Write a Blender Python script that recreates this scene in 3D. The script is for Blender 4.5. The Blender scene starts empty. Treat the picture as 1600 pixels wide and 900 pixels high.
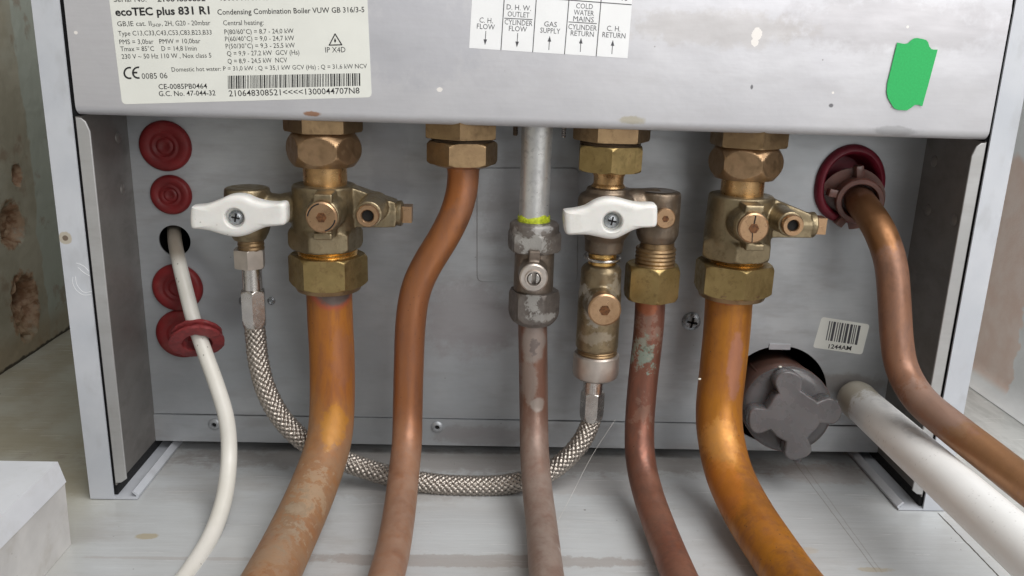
import bpy, bmesh, math, random
from mathutils import Vector, Matrix, noise as mnoise
random.seed(7)
S = bpy.context.scene
COL = S.collection
R = math.radians
# ------------------------------------------------------------------ camera
F = 1309.0; HC = 0.233
def _n(v): v = Vector(v); v.normalize(); return v
eY = _n((-33, -370, 1309)); _d = Vector((-144, 4646, 1309))
eZ = -_n(_d - _d.dot(eY) * eY); eX = eY.cross(eZ)
CAM = Vector((0, 0, HC))
cd = bpy.data.cameras.new('camera'); cam = bpy.data.objects.new('camera', cd); COL.objects.link(cam)
cd.sensor_width = 36; cd.lens = 36 * F / 1600; cd.clip_start = 0.01; cd.clip_end = 50
cam.matrix_world = Matrix(((eX.x, -eX.y, -eX.z, 0), (eY.x, -eY.y, -eY.z, 0), (eZ.x, -eZ.y, -eZ.z, HC), (0, 0, 0, 1)))
S.camera = cam
# ------------------------------------------------------------------ light
W = bpy.data.worlds.new('World'); S.world = W; W.use_nodes = True
wn = W.node_tree.nodes; wl = W.node_tree.links
bg = wn['Background']; tc = wn.new('ShaderNodeTexCoord'); sx = wn.new('ShaderNodeSeparateXYZ')
wl.new(tc.outputs['Generated'], sx.inputs[0])
rp = wn.new('ShaderNodeValToRGB'); wl.new(sx.outputs[2], rp.inputs[0])
e = rp.color_ramp.elements
e[0].position = 0.0; e[0].color = (.34, .32, .30, 1)
e[1].position = 1.0; e[1].color = (.95, .97, 1.0, 1)
for p, c in ((.25, (.42, .41, .40, 1)), (.55, (.70, .71, .73, 1))):
    q = e.new(p); q.color = c
wl.new(rp.outputs[0], bg.inputs[0]); bg.inputs[1].default_value = 0.41
def area(name, loc, tgt, sx_, sy_, power, col):
    l = bpy.data.lights.new(name, 'AREA'); l.shape = 'RECTANGLE'; l.size = sx_; l.size_y = sy_; l.energy = power; l.color = col
    o = bpy.data.objects.new(name, l); COL.objects.link(o); o.location = loc
    o.rotation_euler = (Vector(tgt) - Vector(loc)).to_track_quat('-Z', 'Y').to_euler()
area('window_light', (0.42, -0.02, 0.95), (0.14, 0.36, 0.06), 0.85, 0.55, 9.0, (1.0, .985, .965))
area('fill_light', (0.62, -0.66, 0.55), (0.16, 0.42, 0.12), 0.8, 0.6, 6.2, (1.0, .985, .97))  # added soft fill from the front right, not a lamp of the room
S.view_settings.view_transform = 'Standard'; S.view_settings.look = 'None'
S.view_settings.exposure = 0.0; S.view_settings.gamma = 1
# ------------------------------------------------------------------ picture <-> place: where each measured point stands at its own real distance
def ray(x, y):
    v = Vector(((x - 800) / F, (y - 450) / F, 1)); return Vector((v.dot(eX), v.dot(eY), v.dot(eZ)))
def P(x, y, Y): r = ray(x, y); return CAM + r * (Y / r.y)
def PZ(x, y, z=0.): r = ray(x, y); return CAM + r * ((z - HC) / r.z)
def PX(x, y, X): r = ray(x, y); return CAM + r * (X / r.x)
def depth(p): return (Vector(p) - CAM).dot(Vector((eX.z, eY.z, eZ.z)))
def row(X, Y, py):
    lo, hi = -0.3, 0.6
    up = Vector((eX.y, eY.y, eZ.y))
    for _ in range(40):
        m = (lo + hi) / 2; q = Vector((X, Y, m)) - CAM
        y = 450 + F * q.dot(up) / depth((X, Y, m))
        if y > py: lo = m
        else: hi = m
    return m
class Ax:
    def __init__(s, px, py, Y): p = P(px, py, Y); s.X = p.x; s.Y = Y
    def z(s, py): return row(s.X, s.Y, py)
    def m(s, hw, py): return hw * depth((s.X, s.Y, s.z(py))) / F
def pxm(n, x, y, Y): return n * depth(P(x, y, Y)) / F
# ------------------------------------------------------------------ objects
WL = {}
def tag(o, label=None, cat=None, group=None, kind=None):
    if label: o['label'] = label
    if cat: o['category'] = cat
    if group: o['group'] = group
    if kind: o['kind'] = kind
    return o
def empty(name, loc, label, cat, group=None):
    o = bpy.data.objects.new(name, None); COL.objects.link(o); o.empty_display_size = .01
    o.location = loc; WL[o.name] = Vector(loc); return tag(o, label, cat, group)
def link(name, me, mat, parent=None, sharp=32, flat=False):
    xs = [v.co for v in me.vertices]
    mn = Vector([min(c[i] for c in xs) for i in range(3)]); mx = Vector([max(c[i] for c in xs) for i in range(3)])
    c = (mn + mx) / 2
    me.transform(Matrix.Translation(-c))
    if not flat:
        me.polygons.foreach_set('use_smooth', [True] * len(me.polygons)); me.set_sharp_from_angle(angle=R(sharp))
    o = bpy.data.objects.new(name, me); COL.objects.link(o); WL[o.name] = c
    for m in (mat if isinstance(mat, (list, tuple)) else [mat]): me.materials.append(m)
    if parent: o.parent = parent; o.location = c - WL[parent.name]
    else: o.location = c
    me.name = name
    return o
def ob(name, bm, mat, parent=None, sharp=32, flat=False, recalc=True):
    if recalc: bmesh.ops.recalc_face_normals(bm, faces=bm.faces)
    me = bpy.data.meshes.new(name); bm.to_mesh(me); bm.free()
    return link(name, me, mat, parent, sharp, flat)
def box(bm, x0, x1, y0, y1, z0, z1, M=None):
    v = [bm.verts.new((x, y, z)) for x in (x0, x1) for y in (y0, y1) for z in (z0, z1)]
    for f in ((0,1,3,2),(4,6,7,5),(0,4,5,1),(2,3,7,6),(0,2,6,4),(1,5,7,3)): bm.faces.new([v[i] for i in f])
    if M: bmesh.ops.transform(bm, matrix=M, verts=v)
    return v
def bev(bm, w, seg=2, ang=30):
    es = [e for e in bm.edges if len(e.link_faces) == 2 and e.calc_face_angle(0) > R(ang)]
    bmesh.ops.bevel(bm, geom=es, offset=w, segments=seg, affect='EDGES', profile=.5)
def rings(bm, rs, cap0=True, cap1=True):
    prev = None; first = None
    for r in rs:
        vs = [bm.verts.new(c) for c in r]
        if prev:
            n = len(vs)
            for i in range(n): bm.faces.new((prev[i], prev[(i+1) % n], vs[(i+1) % n], vs[i]))
        else: first = vs
        prev = vs
    if cap0: bm.faces.new(first)
    if cap1: bm.faces.new(list(reversed(prev)))
def lathe(bm, prof, o, d, segs=48, cap0=True, cap1=True, sq=(1, 1)):
    """prof = [(distance along d, radius)]"""
    d = _n(d); a = Vector((0, 0, 1)) if abs(d.z) < .9 else Vector((0, 1, 0))
    u = d.cross(a); u.normalize(); w = u.cross(d)
    o = Vector(o); out = []
    for t, r in prof:
        out.append([o + d * t + (u * math.cos(k * 2 * math.pi / segs) * sq[0] + w * math.sin(k * 2 * math.pi / segs) * sq[1]) * r for k in range(segs)])
    rings(bm, out, cap0, cap1)
def rev(bm, ax, rows, segs=56, cap0=True, cap1=True):
    """vertical turned part: rows = [(picture row, half width in picture px)]"""
    o = []
    for py, hw in rows:
        z = ax.z(py); r = ax.m(hw, py)
        o.append([Vector((ax.X + r * math.sin(k * 2 * math.pi / segs), ax.Y - r * math.cos(k * 2 * math.pi / segs), z)) for k in range(segs)])
    rings(bm, o, cap0, cap1)
def hexn(bm, ax, y0, y1, Rc, al, ch0=(.10, .90), ch1=(.10, .90), segs=120, hole=0.):
    """hexagon with turned chamfers: ch = (share of height, share of radius at the face)"""
    n = 30; o = []; ym = (y0 + y1) / 2
    ap = Rc * math.cos(R(30))
    for i in range(n + 1):
        t = i / n
        t = .5 - .5 * math.cos(math.pi * t)
        cr = Rc
        if ch0[0] > 0 and t < ch0[0]: cr = Rc * (ch0[1] + (1 - ch0[1]) * math.sin(t / ch0[0] * math.pi / 2))
        if ch1[0] > 0 and 1 - t < ch1[0]: cr = Rc * (ch1[1] + (1 - ch1[1]) * math.sin((1 - t) / ch1[0] * math.pi / 2))
        py = y0 + (y1 - y0) * t; z = ax.z(py); ring = []
        for k in range(segs):
            th = k * 360 / segs
            hr = ap / math.cos(R((th % 60) - 30))
            r = ax.m(min(hr, cr), ym); a = R(th + al)
            ring.append(Vector((ax.X + r * math.sin(a), ax.Y - r * math.cos(a), z)))
        o.append(ring)
    rings(bm, o)
def hexd(bm, o, d, r, L, rot=0, n=6):
    lathe(bm, [(0, r), (L, r)], o, d, n)
def catmull(pts, step):
    pts = [Vector(p) for p in pts]; q = [pts[0] * 2 - pts[1]] + pts + [pts[-1] * 2 - pts[-2]]; out = []
    for i in range(1, len(q) - 2):
        n = max(1, int((q[i+1] - q[i]).length / step))
        for k in range(n):
            t = k / n
            out.append(.5 * ((2*q[i]) + (q[i+1]-q[i-1])*t + (2*q[i-1]-5*q[i]+4*q[i+1]-q[i+2])*t*t + (3*q[i]-q[i-1]-3*q[i+1]+q[i+2])*t**3))
    out.append(q[-2]); return out
def smooth_path(pts, step, it=0):
    p = catmull(pts, step)
    for _ in range(it):
        p = [p[0]] + [(p[i-1] + p[i]*2 + p[i+1]) / 4 for i in range(1, len(p)-1)] + [p[-1]]
    return p
def tube(bm, path, rad, segs=40, disp=None, cap=True):
    """rad = number or function(share of length, metres)"""
    L = [0]
    for i in range(1, len(path)): L.append(L[-1] + (path[i] - path[i-1]).length)
    t = (path[1] - path[0]).normalized(); u = t.cross(Vector((0, 1, 0)) if abs(t.y) < .9 else Vector((1, 0, 0))).normalized()
    out = []
    for i, p in enumerate(path):
        a = path[max(0, i-1)]; b = path[min(len(path)-1, i+1)]; t = (b - a).normalized()
        u = (u - t * u.dot(t)).normalized(); w = t.cross(u)
        r = rad(L[i] / L[-1], L[i]) if callable(rad) else rad
        ring = []
        for k in range(segs):
            th = k * 2 * math.pi / segs
            rr = r + (disp(L[i], k / segs, p) if disp else 0)
            ring.append(p + (u * math.cos(th) + w * math.sin(th)) * rr)
        out.append(ring)
    rings(bm, out, cap, cap)
def curve_mesh(loops, depth_, bevel=0., res=2):
    """flat outline(s) (x, z) -> solid mesh from Y=0 (front at -depth) ; inner loops are holes"""
    cu = bpy.data.curves.new('o', 'CURVE'); cu.dimensions = '2D'; cu.fill_mode = 'BOTH'
    cu.extrude = max(depth_ / 2 - bevel, 1e-6); cu.bevel_depth = bevel; cu.bevel_resolution = res; cu.offset = -bevel
    for lp in loops:
        s = cu.splines.new('POLY'); s.points.add(len(lp) - 1)
        for p, q in zip(s.points, lp): p.co = (q[0], q[1], 0, 1)
        s.use_cyclic_u = True
    o = bpy.data.objects.new('o', cu); COL.objects.link(o)
    dg = bpy.context.evaluated_depsgraph_get(); me = bpy.data.meshes.new_from_object(o.evaluated_get(dg))
    bpy.data.objects.remove(o); bpy.data.curves.remove(cu)
    me.transform(Matrix(((1,0,0,0),(0,0,-1,0),(0,1,0,0),(0,0,0,1))))
    return me
def slab(loops, Yf, th, bevel=0.):
    me = curve_mesh(loops, th, bevel); me.transform(Matrix.Translation((0, Yf + th / 2, 0))); return me
def cat2(pts, n=6):
    out = []; m = len(pts)
    for i in range(m):
        a, b, c, d = (Vector(pts[(i + j) % m]) for j in (-1, 0, 1, 2))
        for k in range(n):
            t = k / n
            out.append(.5 * ((2*b) + (c-a)*t + (2*a-5*b+4*c-d)*t*t + (3*b-a-3*c+d)*t**3))
    return out
def circ(c, rx, rz=None, n=48, a0=0):
    rz = rz or rx
    return [(c[0] + rx * math.cos(a0 + k * 2 * math.pi / n), c[1] + rz * math.sin(a0 + k * 2 * math.pi / n)) for k in range(n)]
def pl(pts, Y): return [((q := P(x, y, Y)).x, q.z) for x, y in pts]
def rounded(c, r, n=6):
    """round the corners of polygon c (2-D)"""
    out = []; m = len(c)
    for i in range(m):
        p = Vector(c[i]); a = (Vector(c[i-1]) - p).normalized(); b = (Vector(c[(i+1) % m]) - p).normalized()
        for k in range(n + 1):
            t = k / n; out.append(p + a * r * (1-t)**2 + b * r * t**2)
    return out
def cast(name, bm, mat, parent, vox=.0006, it=5):
    """fuses overlapping shapes into one rounded casting"""
    bmesh.ops.recalc_face_normals(bm, faces=bm.faces)
    me = bpy.data.meshes.new('t'); bm.to_mesh(me); bm.free()
    o = bpy.data.objects.new('t', me); COL.objects.link(o)
    m = o.modifiers.new('r', 'REMESH'); m.mode = 'VOXEL'; m.voxel_size = vox
    s = o.modifiers.new('s', 'SMOOTH'); s.iterations = it; s.factor = .5
    dg = bpy.context.evaluated_depsgraph_get(); res = bpy.data.meshes.new_from_object(o.evaluated_get(dg))
    bpy.data.objects.remove(o)
    return link(name, res, mat, parent, 60)
def text_mesh(items, Y, lift=.00012):
    """items = (string, x0, y0, x1, y1, cap height px, weight): baseline from (x0,y0) to (x1,y1)"""
    allm = bmesh.new()
    for s, x0, y0, x1, y1, cap, wgt in items:
        cu = bpy.data.curves.new('t', 'FONT'); cu.body = s; cu.size = 1; cu.resolution_u = 2; cu.offset = wgt; cu.space_character = 1.0
        o = bpy.data.objects.new('t', cu); COL.objects.link(o)
        dg = bpy.context.evaluated_depsgraph_get(); me = bpy.data.meshes.new_from_object(o.evaluated_get(dg))
        bpy.data.objects.remove(o); bpy.data.curves.remove(cu)
        xs = [v.co.x for v in me.vertices]; a, b = min(xs), max(xs)
        O = P(x0, y0, Y - lift); E_ = P(x1, y1, Y - lift); U = (E_ - O) / (b - a)
        h = (P(x0, y0, Y) - P(x0, y0 - cap, Y)).length / .70
        V = Vector((-U.z, 0, U.x)).normalized() * h
        for v in me.vertices: v.co = O + U * (v.co.x - a) + V * v.co.y
        allm.from_mesh(me); bpy.data.meshes.remove(me)
    return allm
def quad(bm, pts, Y, lift):
    vs = [bm.verts.new(P(x, y, Y - lift)) for x, y in pts]; return bm.faces.new(vs)
# ------------------------------------------------------------------ materials
class Mt:
    def __init__(s, name):
        s.m = bpy.data.materials.new(name); s.m.use_nodes = True; s.t = s.m.node_tree; s.b = s.t.nodes['Principled BSDF']
        g = s.t.nodes.new('ShaderNodeNewGeometry'); s.pos = g.outputs['Position']
    def nd(s, k, **kw):
        n = s.t.nodes.new(k)
        for a, v in kw.items(): setattr(n, a, v)
        return n
    def put(s, sock, v):
        if isinstance(v, bpy.types.NodeSocket): s.t.links.new(v, sock)
        else:
            if hasattr(sock.default_value, '__len__') and not isinstance(v, (int, float)) and len(v) == 3 and len(sock.default_value) == 4: v = tuple(v) + (1,)
            sock.default_value = v
    def scaled(s, sc, off=(0, 0, 0)):
        n = s.nd('ShaderNodeMapping'); s.put(n.inputs['Vector'], s.pos); n.inputs['Scale'].default_value = sc; n.inputs['Location'].default_value = off; return n.outputs[0]
    def noise(s, scale, det=4, rough=.55, sc=(1, 1, 1), off=(0, 0, 0), dist=0):
        n = s.nd('ShaderNodeTexNoise'); s.put(n.inputs['Vector'], s.scaled(sc, off)); n.inputs['Scale'].default_value = scale
        n.inputs['Detail'].default_value = det; n.inputs['Roughness'].default_value = rough; n.inputs['Distortion'].default_value = dist; return n.outputs['Fac']
    def vor(s, scale, sc=(1, 1, 1), out='Distance'):
        n = s.nd('ShaderNodeTexVoronoi'); s.put(n.inputs['Vector'], s.scaled(sc)); n.inputs['Scale'].default_value = scale; return n.outputs[out]
    def rng(s, v, a, b, c=0., d=1.):
        n = s.nd('ShaderNodeMapRange'); n.interpolation_type = 'SMOOTHSTEP'
        s.put(n.inputs[0], v)
        for i, q in zip((1, 2, 3, 4), (a, b, c, d)): n.inputs[i].default_value = q
        return n.outputs[0]
    def ma(s, op, a, b=0.):
        n = s.nd('ShaderNodeMath', operation=op); s.put(n.inputs[0], a); s.put(n.inputs[1], b); return n.outputs[0]
    def mix(s, f, a, b):
        n = s.nd('ShaderNodeMix', data_type='RGBA'); s.put(n.inputs[0], f); s.put(n.inputs[6], a); s.put(n.inputs[7], b); return n.outputs[2]
    def sep(s): n = s.nd('ShaderNodeSeparateXYZ'); s.put(n.inputs[0], s.pos); return n.outputs
    def spot(s, c, rad, edge=.35, wob=.0, wsc=300):
        """soft-edged patch round point c with radii rad"""
        n = s.nd('ShaderNodeMapping'); s.put(n.inputs['Vector'], s.pos)
        n.inputs['Scale'].default_value = tuple(1 / r for r in rad); n.inputs['Location'].default_value = tuple(-q / r for q, r in zip(c, rad))
        l = s.nd('ShaderNodeVectorMath', operation='LENGTH'); s.put(l.inputs[0], n.outputs[0]); v = l.outputs['Value']
        if wob: v = s.ma('ADD', v, s.ma('MULTIPLY', s.ma('SUBTRACT', s.noise(wsc, 7, .72), .5), wob * 2.2)); edge *= .55
        return s.rng(v, 1 - edge, 1 + edge, 1, 0)
    def bump(s, h, st=.2, dist=.001, prev=None):
        n = s.nd('ShaderNodeBump'); s.put(n.inputs['Height'], h); n.inputs['Strength'].default_value = st; n.inputs['Distance'].default_value = dist
        if prev: s.put(n.inputs['Normal'], prev)
        return n.outputs[0]
    def out(s, col, rough=.5, metal=0., normal=None, spec=None, coat=None, sub=None, trans=None):
        s.put(s.b.inputs['Base Color'], col); s.put(s.b.inputs['Roughness'], rough); s.put(s.b.inputs['Metallic'], metal)
        if normal: s.put(s.b.inputs['Normal'], normal)
        if spec is not None: s.put(s.b.inputs['Specular IOR Level'], spec)
        if coat: s.b.inputs['Coat Weight'].default_value = coat[0]; s.b.inputs['Coat Roughness'].default_value = coat[1]
        if sub: s.b.inputs['Subsurface Weight'].default_value = sub[0]; s.b.inputs['Subsurface Scale'].default_value = sub[1]
        if trans: s.b.inputs['Transmission Weight'].default_value = trans
        return s.m
def plain(name, col, rough=.5, metal=0., var=.12, sc=120, bmp=.1, dirt=0, **kw):
    m = Mt(name); n = m.noise(sc, 5)
    c = m.mix(m.rng(n, .3, .7), tuple(q * (1 - var) for q in col), tuple(min(1, q * (1 + var)) for q in col))
    if dirt:
        v = m.ma('MULTIPLY', m.rng(m.vor(260), .13, .06), m.rng(m.noise(45, 3, .5, (1, 1, 1), (6, 2, 6)), .48, .58)); c = m.mix(m.ma('MULTIPLY', v, dirt), c, (.16, .13, .10))
        c = m.mix(m.ma('MULTIPLY', m.rng(m.noise(38, 6, .7, (1, 1, 1), (1, 9, 1)), .50, .68), dirt * .45), c, (.33, .29, .23))
    return m.out(c, m.rng(m.noise(sc * 2, 4), .2, .8, max(.02, rough - .08), rough + .08), metal, m.bump(m.noise(sc * 5, 4), bmp, .0004), **kw)
def sheet(name, a, b, c, rough=.42, metal=.75, chips=(), stains=(), streak=.25, blotch=.6):
    m = Mt(name)
    n1 = m.noise(16, 5, .62, (1, 1, 1.2)); n2 = m.noise(55, 4, .6, (.5, 1, 1.6), (3, 1, 7)); n3 = m.noise(900, 2, .5, (.06, 1, 1))
    col = m.mix(m.rng(n1, .3, .7), a, b); col = m.mix(m.ma('MULTIPLY', m.rng(n2, .46, .70), blotch), col, c)
    n4 = m.noise(7, 5, .6, (1, 1, 1), (2, 2, 2)); col = m.mix(m.ma('MULTIPLY', m.rng(n4, .42, .62), blotch), col, tuple(q * .80 for q in a)); col = m.mix(m.ma('MULTIPLY', m.rng(n3, .35, .75), streak * .5), col, tuple(q * .8 for q in a))
    sp = m.vor(95); col = m.mix(m.ma('MULTIPLY', m.ma('MULTIPLY', m.rng(sp, .05, .02), m.rng(m.noise(40, 2, .5, (1,1,1), (5,5,5)), .52, .6)), .6), col, (.16, .15, .14))
    for cc, rad, k, cl, wob in stains: col = m.mix(m.ma('MULTIPLY', m.spot(cc, rad, .5, wob, 90), k), col, cl)
    ro = m.rng(n2, .25, .75, rough - .07, rough + .1); me = metal
    if chips:
        tot = None
        for cc, rad in chips:
            q = m.spot(cc, rad, .12, .5, 500); tot = q if tot is None else m.ma('MAXIMUM', tot, q)
        col = m.mix(tot, col, (.78, .75, .72)); me = m.ma('MULTIPLY', m.ma('SUBTRACT', 1., tot), metal)
    return m.out(col, ro, me, m.bump(n3, .03, .0002, m.bump(n1, .3, .0015, m.bump(m.noise(260, 3), .10, .0003))))
def brass(name, a, b, rough=.36, dirt=.4, dcol=(.10, .075, .05), bmp=.15, metal=.9, extra=()):
    m = Mt(name); n1 = m.noise(90, 6, .6); n2 = m.noise(260, 5, .65, (1, 1, 1), (2, 3, 4))
    col = m.mix(m.rng(n1, .32, .68), a, b); f = m.ma('MULTIPLY', m.rng(n2, .5, .72), dirt); col = m.mix(f, col, dcol)
    me = metal
    for cc, rad, k, cl, wob in extra:
        q = m.ma('MULTIPLY', m.spot(cc, rad, .4, wob, 260), k); col = m.mix(q, col, cl); me = m.ma('MULTIPLY', me, m.ma('SUBTRACT', 1., m.ma('MULTIPLY', q, .8)))
    return m.out(col, m.rng(n2, .3, .7, rough - .07, rough + .16), me, m.bump(n2, bmp, .0006, m.bump(m.noise(1500, 3), bmp * .6, .0002, m.bump(m.noise(700, 3, .5, (1, 1, .08), (3, 3, 3)), bmp * .7, .0002))))
def copper(name, a, b, c, rough=.34, patches=(), dust=None, metal=.85, specks=.5, coat=None, pit=.12):
    """a, b, c = clean, varied, tarnished colour; patches = (centre, radii, amount, colour, wobble, metal there)"""
    m = Mt(name); n1 = m.noise(38, 5, .6, (1, 1, .5)); n2 = m.noise(120, 5, .65, (1, 1, .35), (4, 2, 9)); n3 = m.noise(420, 4)
    col = m.mix(m.rng(n1, .32, .68), a, b); col = m.mix(m.ma('MULTIPLY', m.rng(n2, .48, .75), .7), col, c)
    v = m.rng(m.vor(330), .16, .07); v = m.ma('MULTIPLY', v, m.rng(m.noise(60, 3, .5, (1,1,1), (9,9,9)), .5, .62)); col = m.mix(m.ma('MULTIPLY', v, specks), col, (.07, .04, .03))
    n5_ = m.noise(300, 5, .65, (1, 1, .06), (7, 7, 7)); col = m.mix(m.ma('MULTIPLY', m.rng(n5_, .46, .66), .5), col, c); n6_ = m.noise(26, 6, .7, (1, 1, .7), (11, 3, 5)); col = m.mix(m.ma('MULTIPLY', m.rng(n6_, .50, .62), .40), col, tuple(q * .62 for q in c))
    me = metal; ro = m.rng(n2, .3, .7, rough - .14, rough + .14)
    if dust:
        z0, z1, amt, dc = dust
        q = m.ma('MULTIPLY', m.rng(m.ma('ADD', m.sep()[2], m.ma('MULTIPLY', m.ma('SUBTRACT', n1, .5), .05)), z0, z1, 1, 0), amt)
        q = m.ma('MULTIPLY', m.ma('MULTIPLY', q, m.rng(n3, .15, .6, .7, 1)), m.rng(m.noise(75, 6, .65, (1, 1, .6), (6, 6, 6)), .34, .56, .6, 1)); col = m.mix(q, col, dc)
        n = m.nd('ShaderNodeMix', data_type='FLOAT'); m.put(n.inputs[0], q); m.put(n.inputs[2], me); m.put(n.inputs[3], .1); me = n.outputs[0]
        n = m.nd('ShaderNodeMix', data_type='FLOAT'); m.put(n.inputs[0], q); m.put(n.inputs[2], ro); m.put(n.inputs[3], .62); ro = n.outputs[0]
    for cc, rad, k, cl, wob, mt in patches:
        q = m.ma('MULTIPLY', m.spot(cc, rad, .35, wob, 170), k); col = m.mix(q, col, cl)
        n = m.nd('ShaderNodeMix', data_type='FLOAT'); m.put(n.inputs[0], q); m.put(n.inputs[2], me); m.put(n.inputs[3], mt); me = n.outputs[0]
    return m.out(col, ro, me, m.bump(n3, pit * 1.3, .0004, m.bump(n2, pit, .0006, m.bump(m.noise(900, 3, .6, (1, 1, .10), (5, 5, 5)), .12, .0002))), coat=coat)
YF, YP, YV = .3986, .454, .420
XL, XR = -.1914, .2381
ZT = .199
def at(x, y, Y): return tuple(P(x, y, Y))
M = {}
M['panel'] = sheet('panel_sheet', (.525, .525, .555), (.575, .575, .60), (.47, .46, .47), .48, .35, blotch=.28,
    chips=[(at(1183, 54, YF), (.0024, .01, .003)), (at(1180, 66, YF), (.0018, .01, .002)), (at(687, 140, YF), (.0014, .01, .0010)), (at(118, 51, YF), (.0008, .01, .0007)), (at(1302, 145, YF), (.0006, .01, .0006)), (at(1419, 42, YF), (.0007, .01, .0006))],
    stains=[(at(1299, 165, YF), (.0011, .01, .0009), .9, (.12, .12, .13), .5), (at(1175, 136, YF), (.0006, .01, .001), .9, (.12, .12, .13), .5), (at(1400, 40, YF), (.05, .02, .012), .35, (.35, .33, .34), 1.0), (at(1120, 45, YF), (.04, .02, .008), .35, (.40, .37, .34), 1.0), (at(650, 60, YF), (.03, .02, .02), .3, (.40, .41, .46), 1.0), (at(985, 188, YF), (.006, .02, .002), .6, (.40, .35, .22), 1.), (at(488, 178, YF), (.004, .02, .0012), .9, (.33, .16, .08), 1.), (at(1400, 205, YF), (.012, .02, .002), .6, (.30, .30, .31), 1.)])
M['plate'] = sheet('plate_sheet', (.44, .465, .49), (.55, .565, .58), (.38, .37, .375), .42, .5, streak=.3,
    stains=[(at(740, 500, YP), (.03, .02, .02), .5, (.33, .30, .31), 1.0), (at(850, 330, YP), (.035, .02, .025), .35, (.30, .28, .29), 1.0), (at(760, 680, YP), (.03, .02, .006), .5, (.27, .25, .25), 1.), (at(1315, 600, YP), (.03, .02, .006), .55, (.24, .21, .19), .8), (at(610, 250, YP), (.01, .02, .03), .3, (.30, .30, .33), 1.)])
M['liner'] = sheet('liner_sheet', (.20, .19, .18), (.245, .232, .22), (.165, .152, .145), .5, .45, streak=.2)
M['flange'] = sheet('flange_sheet', (.44, .44, .44), (.50, .50, .50), (.38, .37, .36), .45, .4)
M['white'] = None
m = Mt('white_painted_steel'); n = m.noise(30, 5); c = m.mix(m.rng(n, .3, .7), (.50, .525, .57), (.57, .59, .63))
c = m.mix(m.ma('MULTIPLY', m.rng(m.noise(70, 4, .6, (1, 1, .5), (3, 3, 3)), .52, .72), .5), c, (.42, .43, .45))
c = m.mix(m.spot(at(102, 372, YF), (.0032, .01, .0030), .2, .3), c, (.45, .41, .34)); c = m.mix(m.spot(at(102, 372, YF), (.0014, .01, .0013), .2, .3), c, (.16, .12, .09))
M['white'] = m.out(c, .45, 0, m.bump(m.noise(900, 3), .08, .0003))
M['foam'] = plain('black_foam', (.012, .012, .014), .95, 0, .5, 900, 1.0)
M['socket'] = plain('rusty_socket', (.13, .05, .015), .5, .3, .5, 700, .5)
M['dark'] = plain('dark_void', (.010, .009, .009), .9)
M['label'] = plain('label_film', (.78, .79, .74), .35, 0, .02, 60, .02)
M['label2'] = plain('paper_label', (.86, .87, .88), .45, 0, .02, 60, .05)
M['ink'] = plain('black_ink', (.018, .018, .02), .5)
M['ink2'] = plain('grey_ink', (.07, .07, .08), .6)
M['tape'] = plain('green_paper_tape', (.028, .43, .115), .75, 0, .07, 1200, .3)
M['red'] = plain('red_rubber', (.18, .009, .010), .55, 0, .25, 60, .15, dirt=.25)
M['red2'] = plain('worn_red_rubber', (.215, .028, .030), .50, 0, .2, 500, .3)
M['plum'] = plain('wine_red_rubber', (.15, .007, .020), .5, 0, .2, 140, .12)
M['handle'] = plain('white_plastic_handle', (.74, .73, .70), .34, 0, .04, 90, .06, dirt=.45, sub=(.08, .002))
M['steel'] = plain('zinc_screw', (.36, .38, .40), .3, .9, .25, 400, .3)
M['chrome'] = plain('nickel_plated', (.56, .53, .50), .24, .95, .12, 150, .1)
M['nickel'] = plain('satin_nickel', (.58, .52, .47), .38, .85, .1, 150, .1)
M['braid'] = plain('steel_braid', (.56, .51, .46), .30, .9, .2, 300, .1)
M['hosecore'] = plain('braid_core', (.10, .085, .075), .7)
M['pvc'] = None
m = Mt('white_waste_pipe'); c = m.mix(m.rng(m.noise(40, 4), .3, .7), (.86, .86, .85), (.90, .90, .89))
ce = at(1325, 612, .449)
c = m.mix(m.ma('MULTIPLY', m.spot(ce, (.020, .022, .018), .5, 1.2, 120), .75), c, (.42, .36, .24))
v = m.ma('MULTIPLY', m.rng(m.vor(420, (1, 1, .5)), .22, .08), m.rng(m.noise(30, 3, .6, (1, 1, 1), (8, 8, 1)), .45, .6)); c = m.mix(m.ma('MULTIPLY', v, .4), c, (.40, .39, .37))
q0, q1 = P(1345, 605, .44), P(1420, 668, .38)
c = m.mix(m.ma('MULTIPLY', m.spot(tuple((q0 + q1) / 2 + Vector((.0, 0, .007))), (.014, .05, .006), .5, .8, 200), .5), c, (.45, .46, .47))
M['pvc'] = m.out(c, .32, 0, m.bump(m.noise(300, 4), .06, .0004))
m = Mt('white_cable_sheath'); c = m.mix(m.rng(m.noise(50, 4), .3, .7), (.68, .66, .60), (.76, .74, .69))
c = m.mix(m.rng(m.sep()[2], .117, .125), c, (.30, .26, .21)); v = m.ma('MULTIPLY', m.rng(m.vor(280, (1, 1, .6)), .14, .05), m.rng(m.noise(40, 3), .48, .6)); c = m.mix(m.ma('MULTIPLY', v, .8), c, (.2, .18, .15))
M['cable'] = m.out(c, .36, 0, m.bump(m.noise(200, 3), .1, .0006))
M['trapcap'] = plain('smoky_plastic', (.118, .110, .113), .28, 0, .14, 60, .15, sub=(.25, .004))
M['trapbody'] = plain('brown_translucent_plastic', (.15, .080, .062), .35, 0, .25, 45, .15, sub=(.2, .004))
M['clear'] = plain('cloudy_plastic', (.17, .082, .066), .35, 0, .2, 100, .15, sub=(.3, .003))
M['trunk'] = plain('white_box_plastic', (.66, .68, .72), .42, 0, .03, 60, .06, dirt=.3)
M['trunk2'] = plain('grubby_box_plastic', (.58, .57, .56), .5, 0, .10, 45, .2, dirt=.6)
M['yellow'] = plain('yellow_tape', (.50, .58, .03), .4, 0, .3, 600, .6)
M['chip'] = plain('pale_crumb', (.7, .68, .6), .8)
M['web'] = plain('cobweb_silk', (.55, .53, .5), .6)
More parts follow.
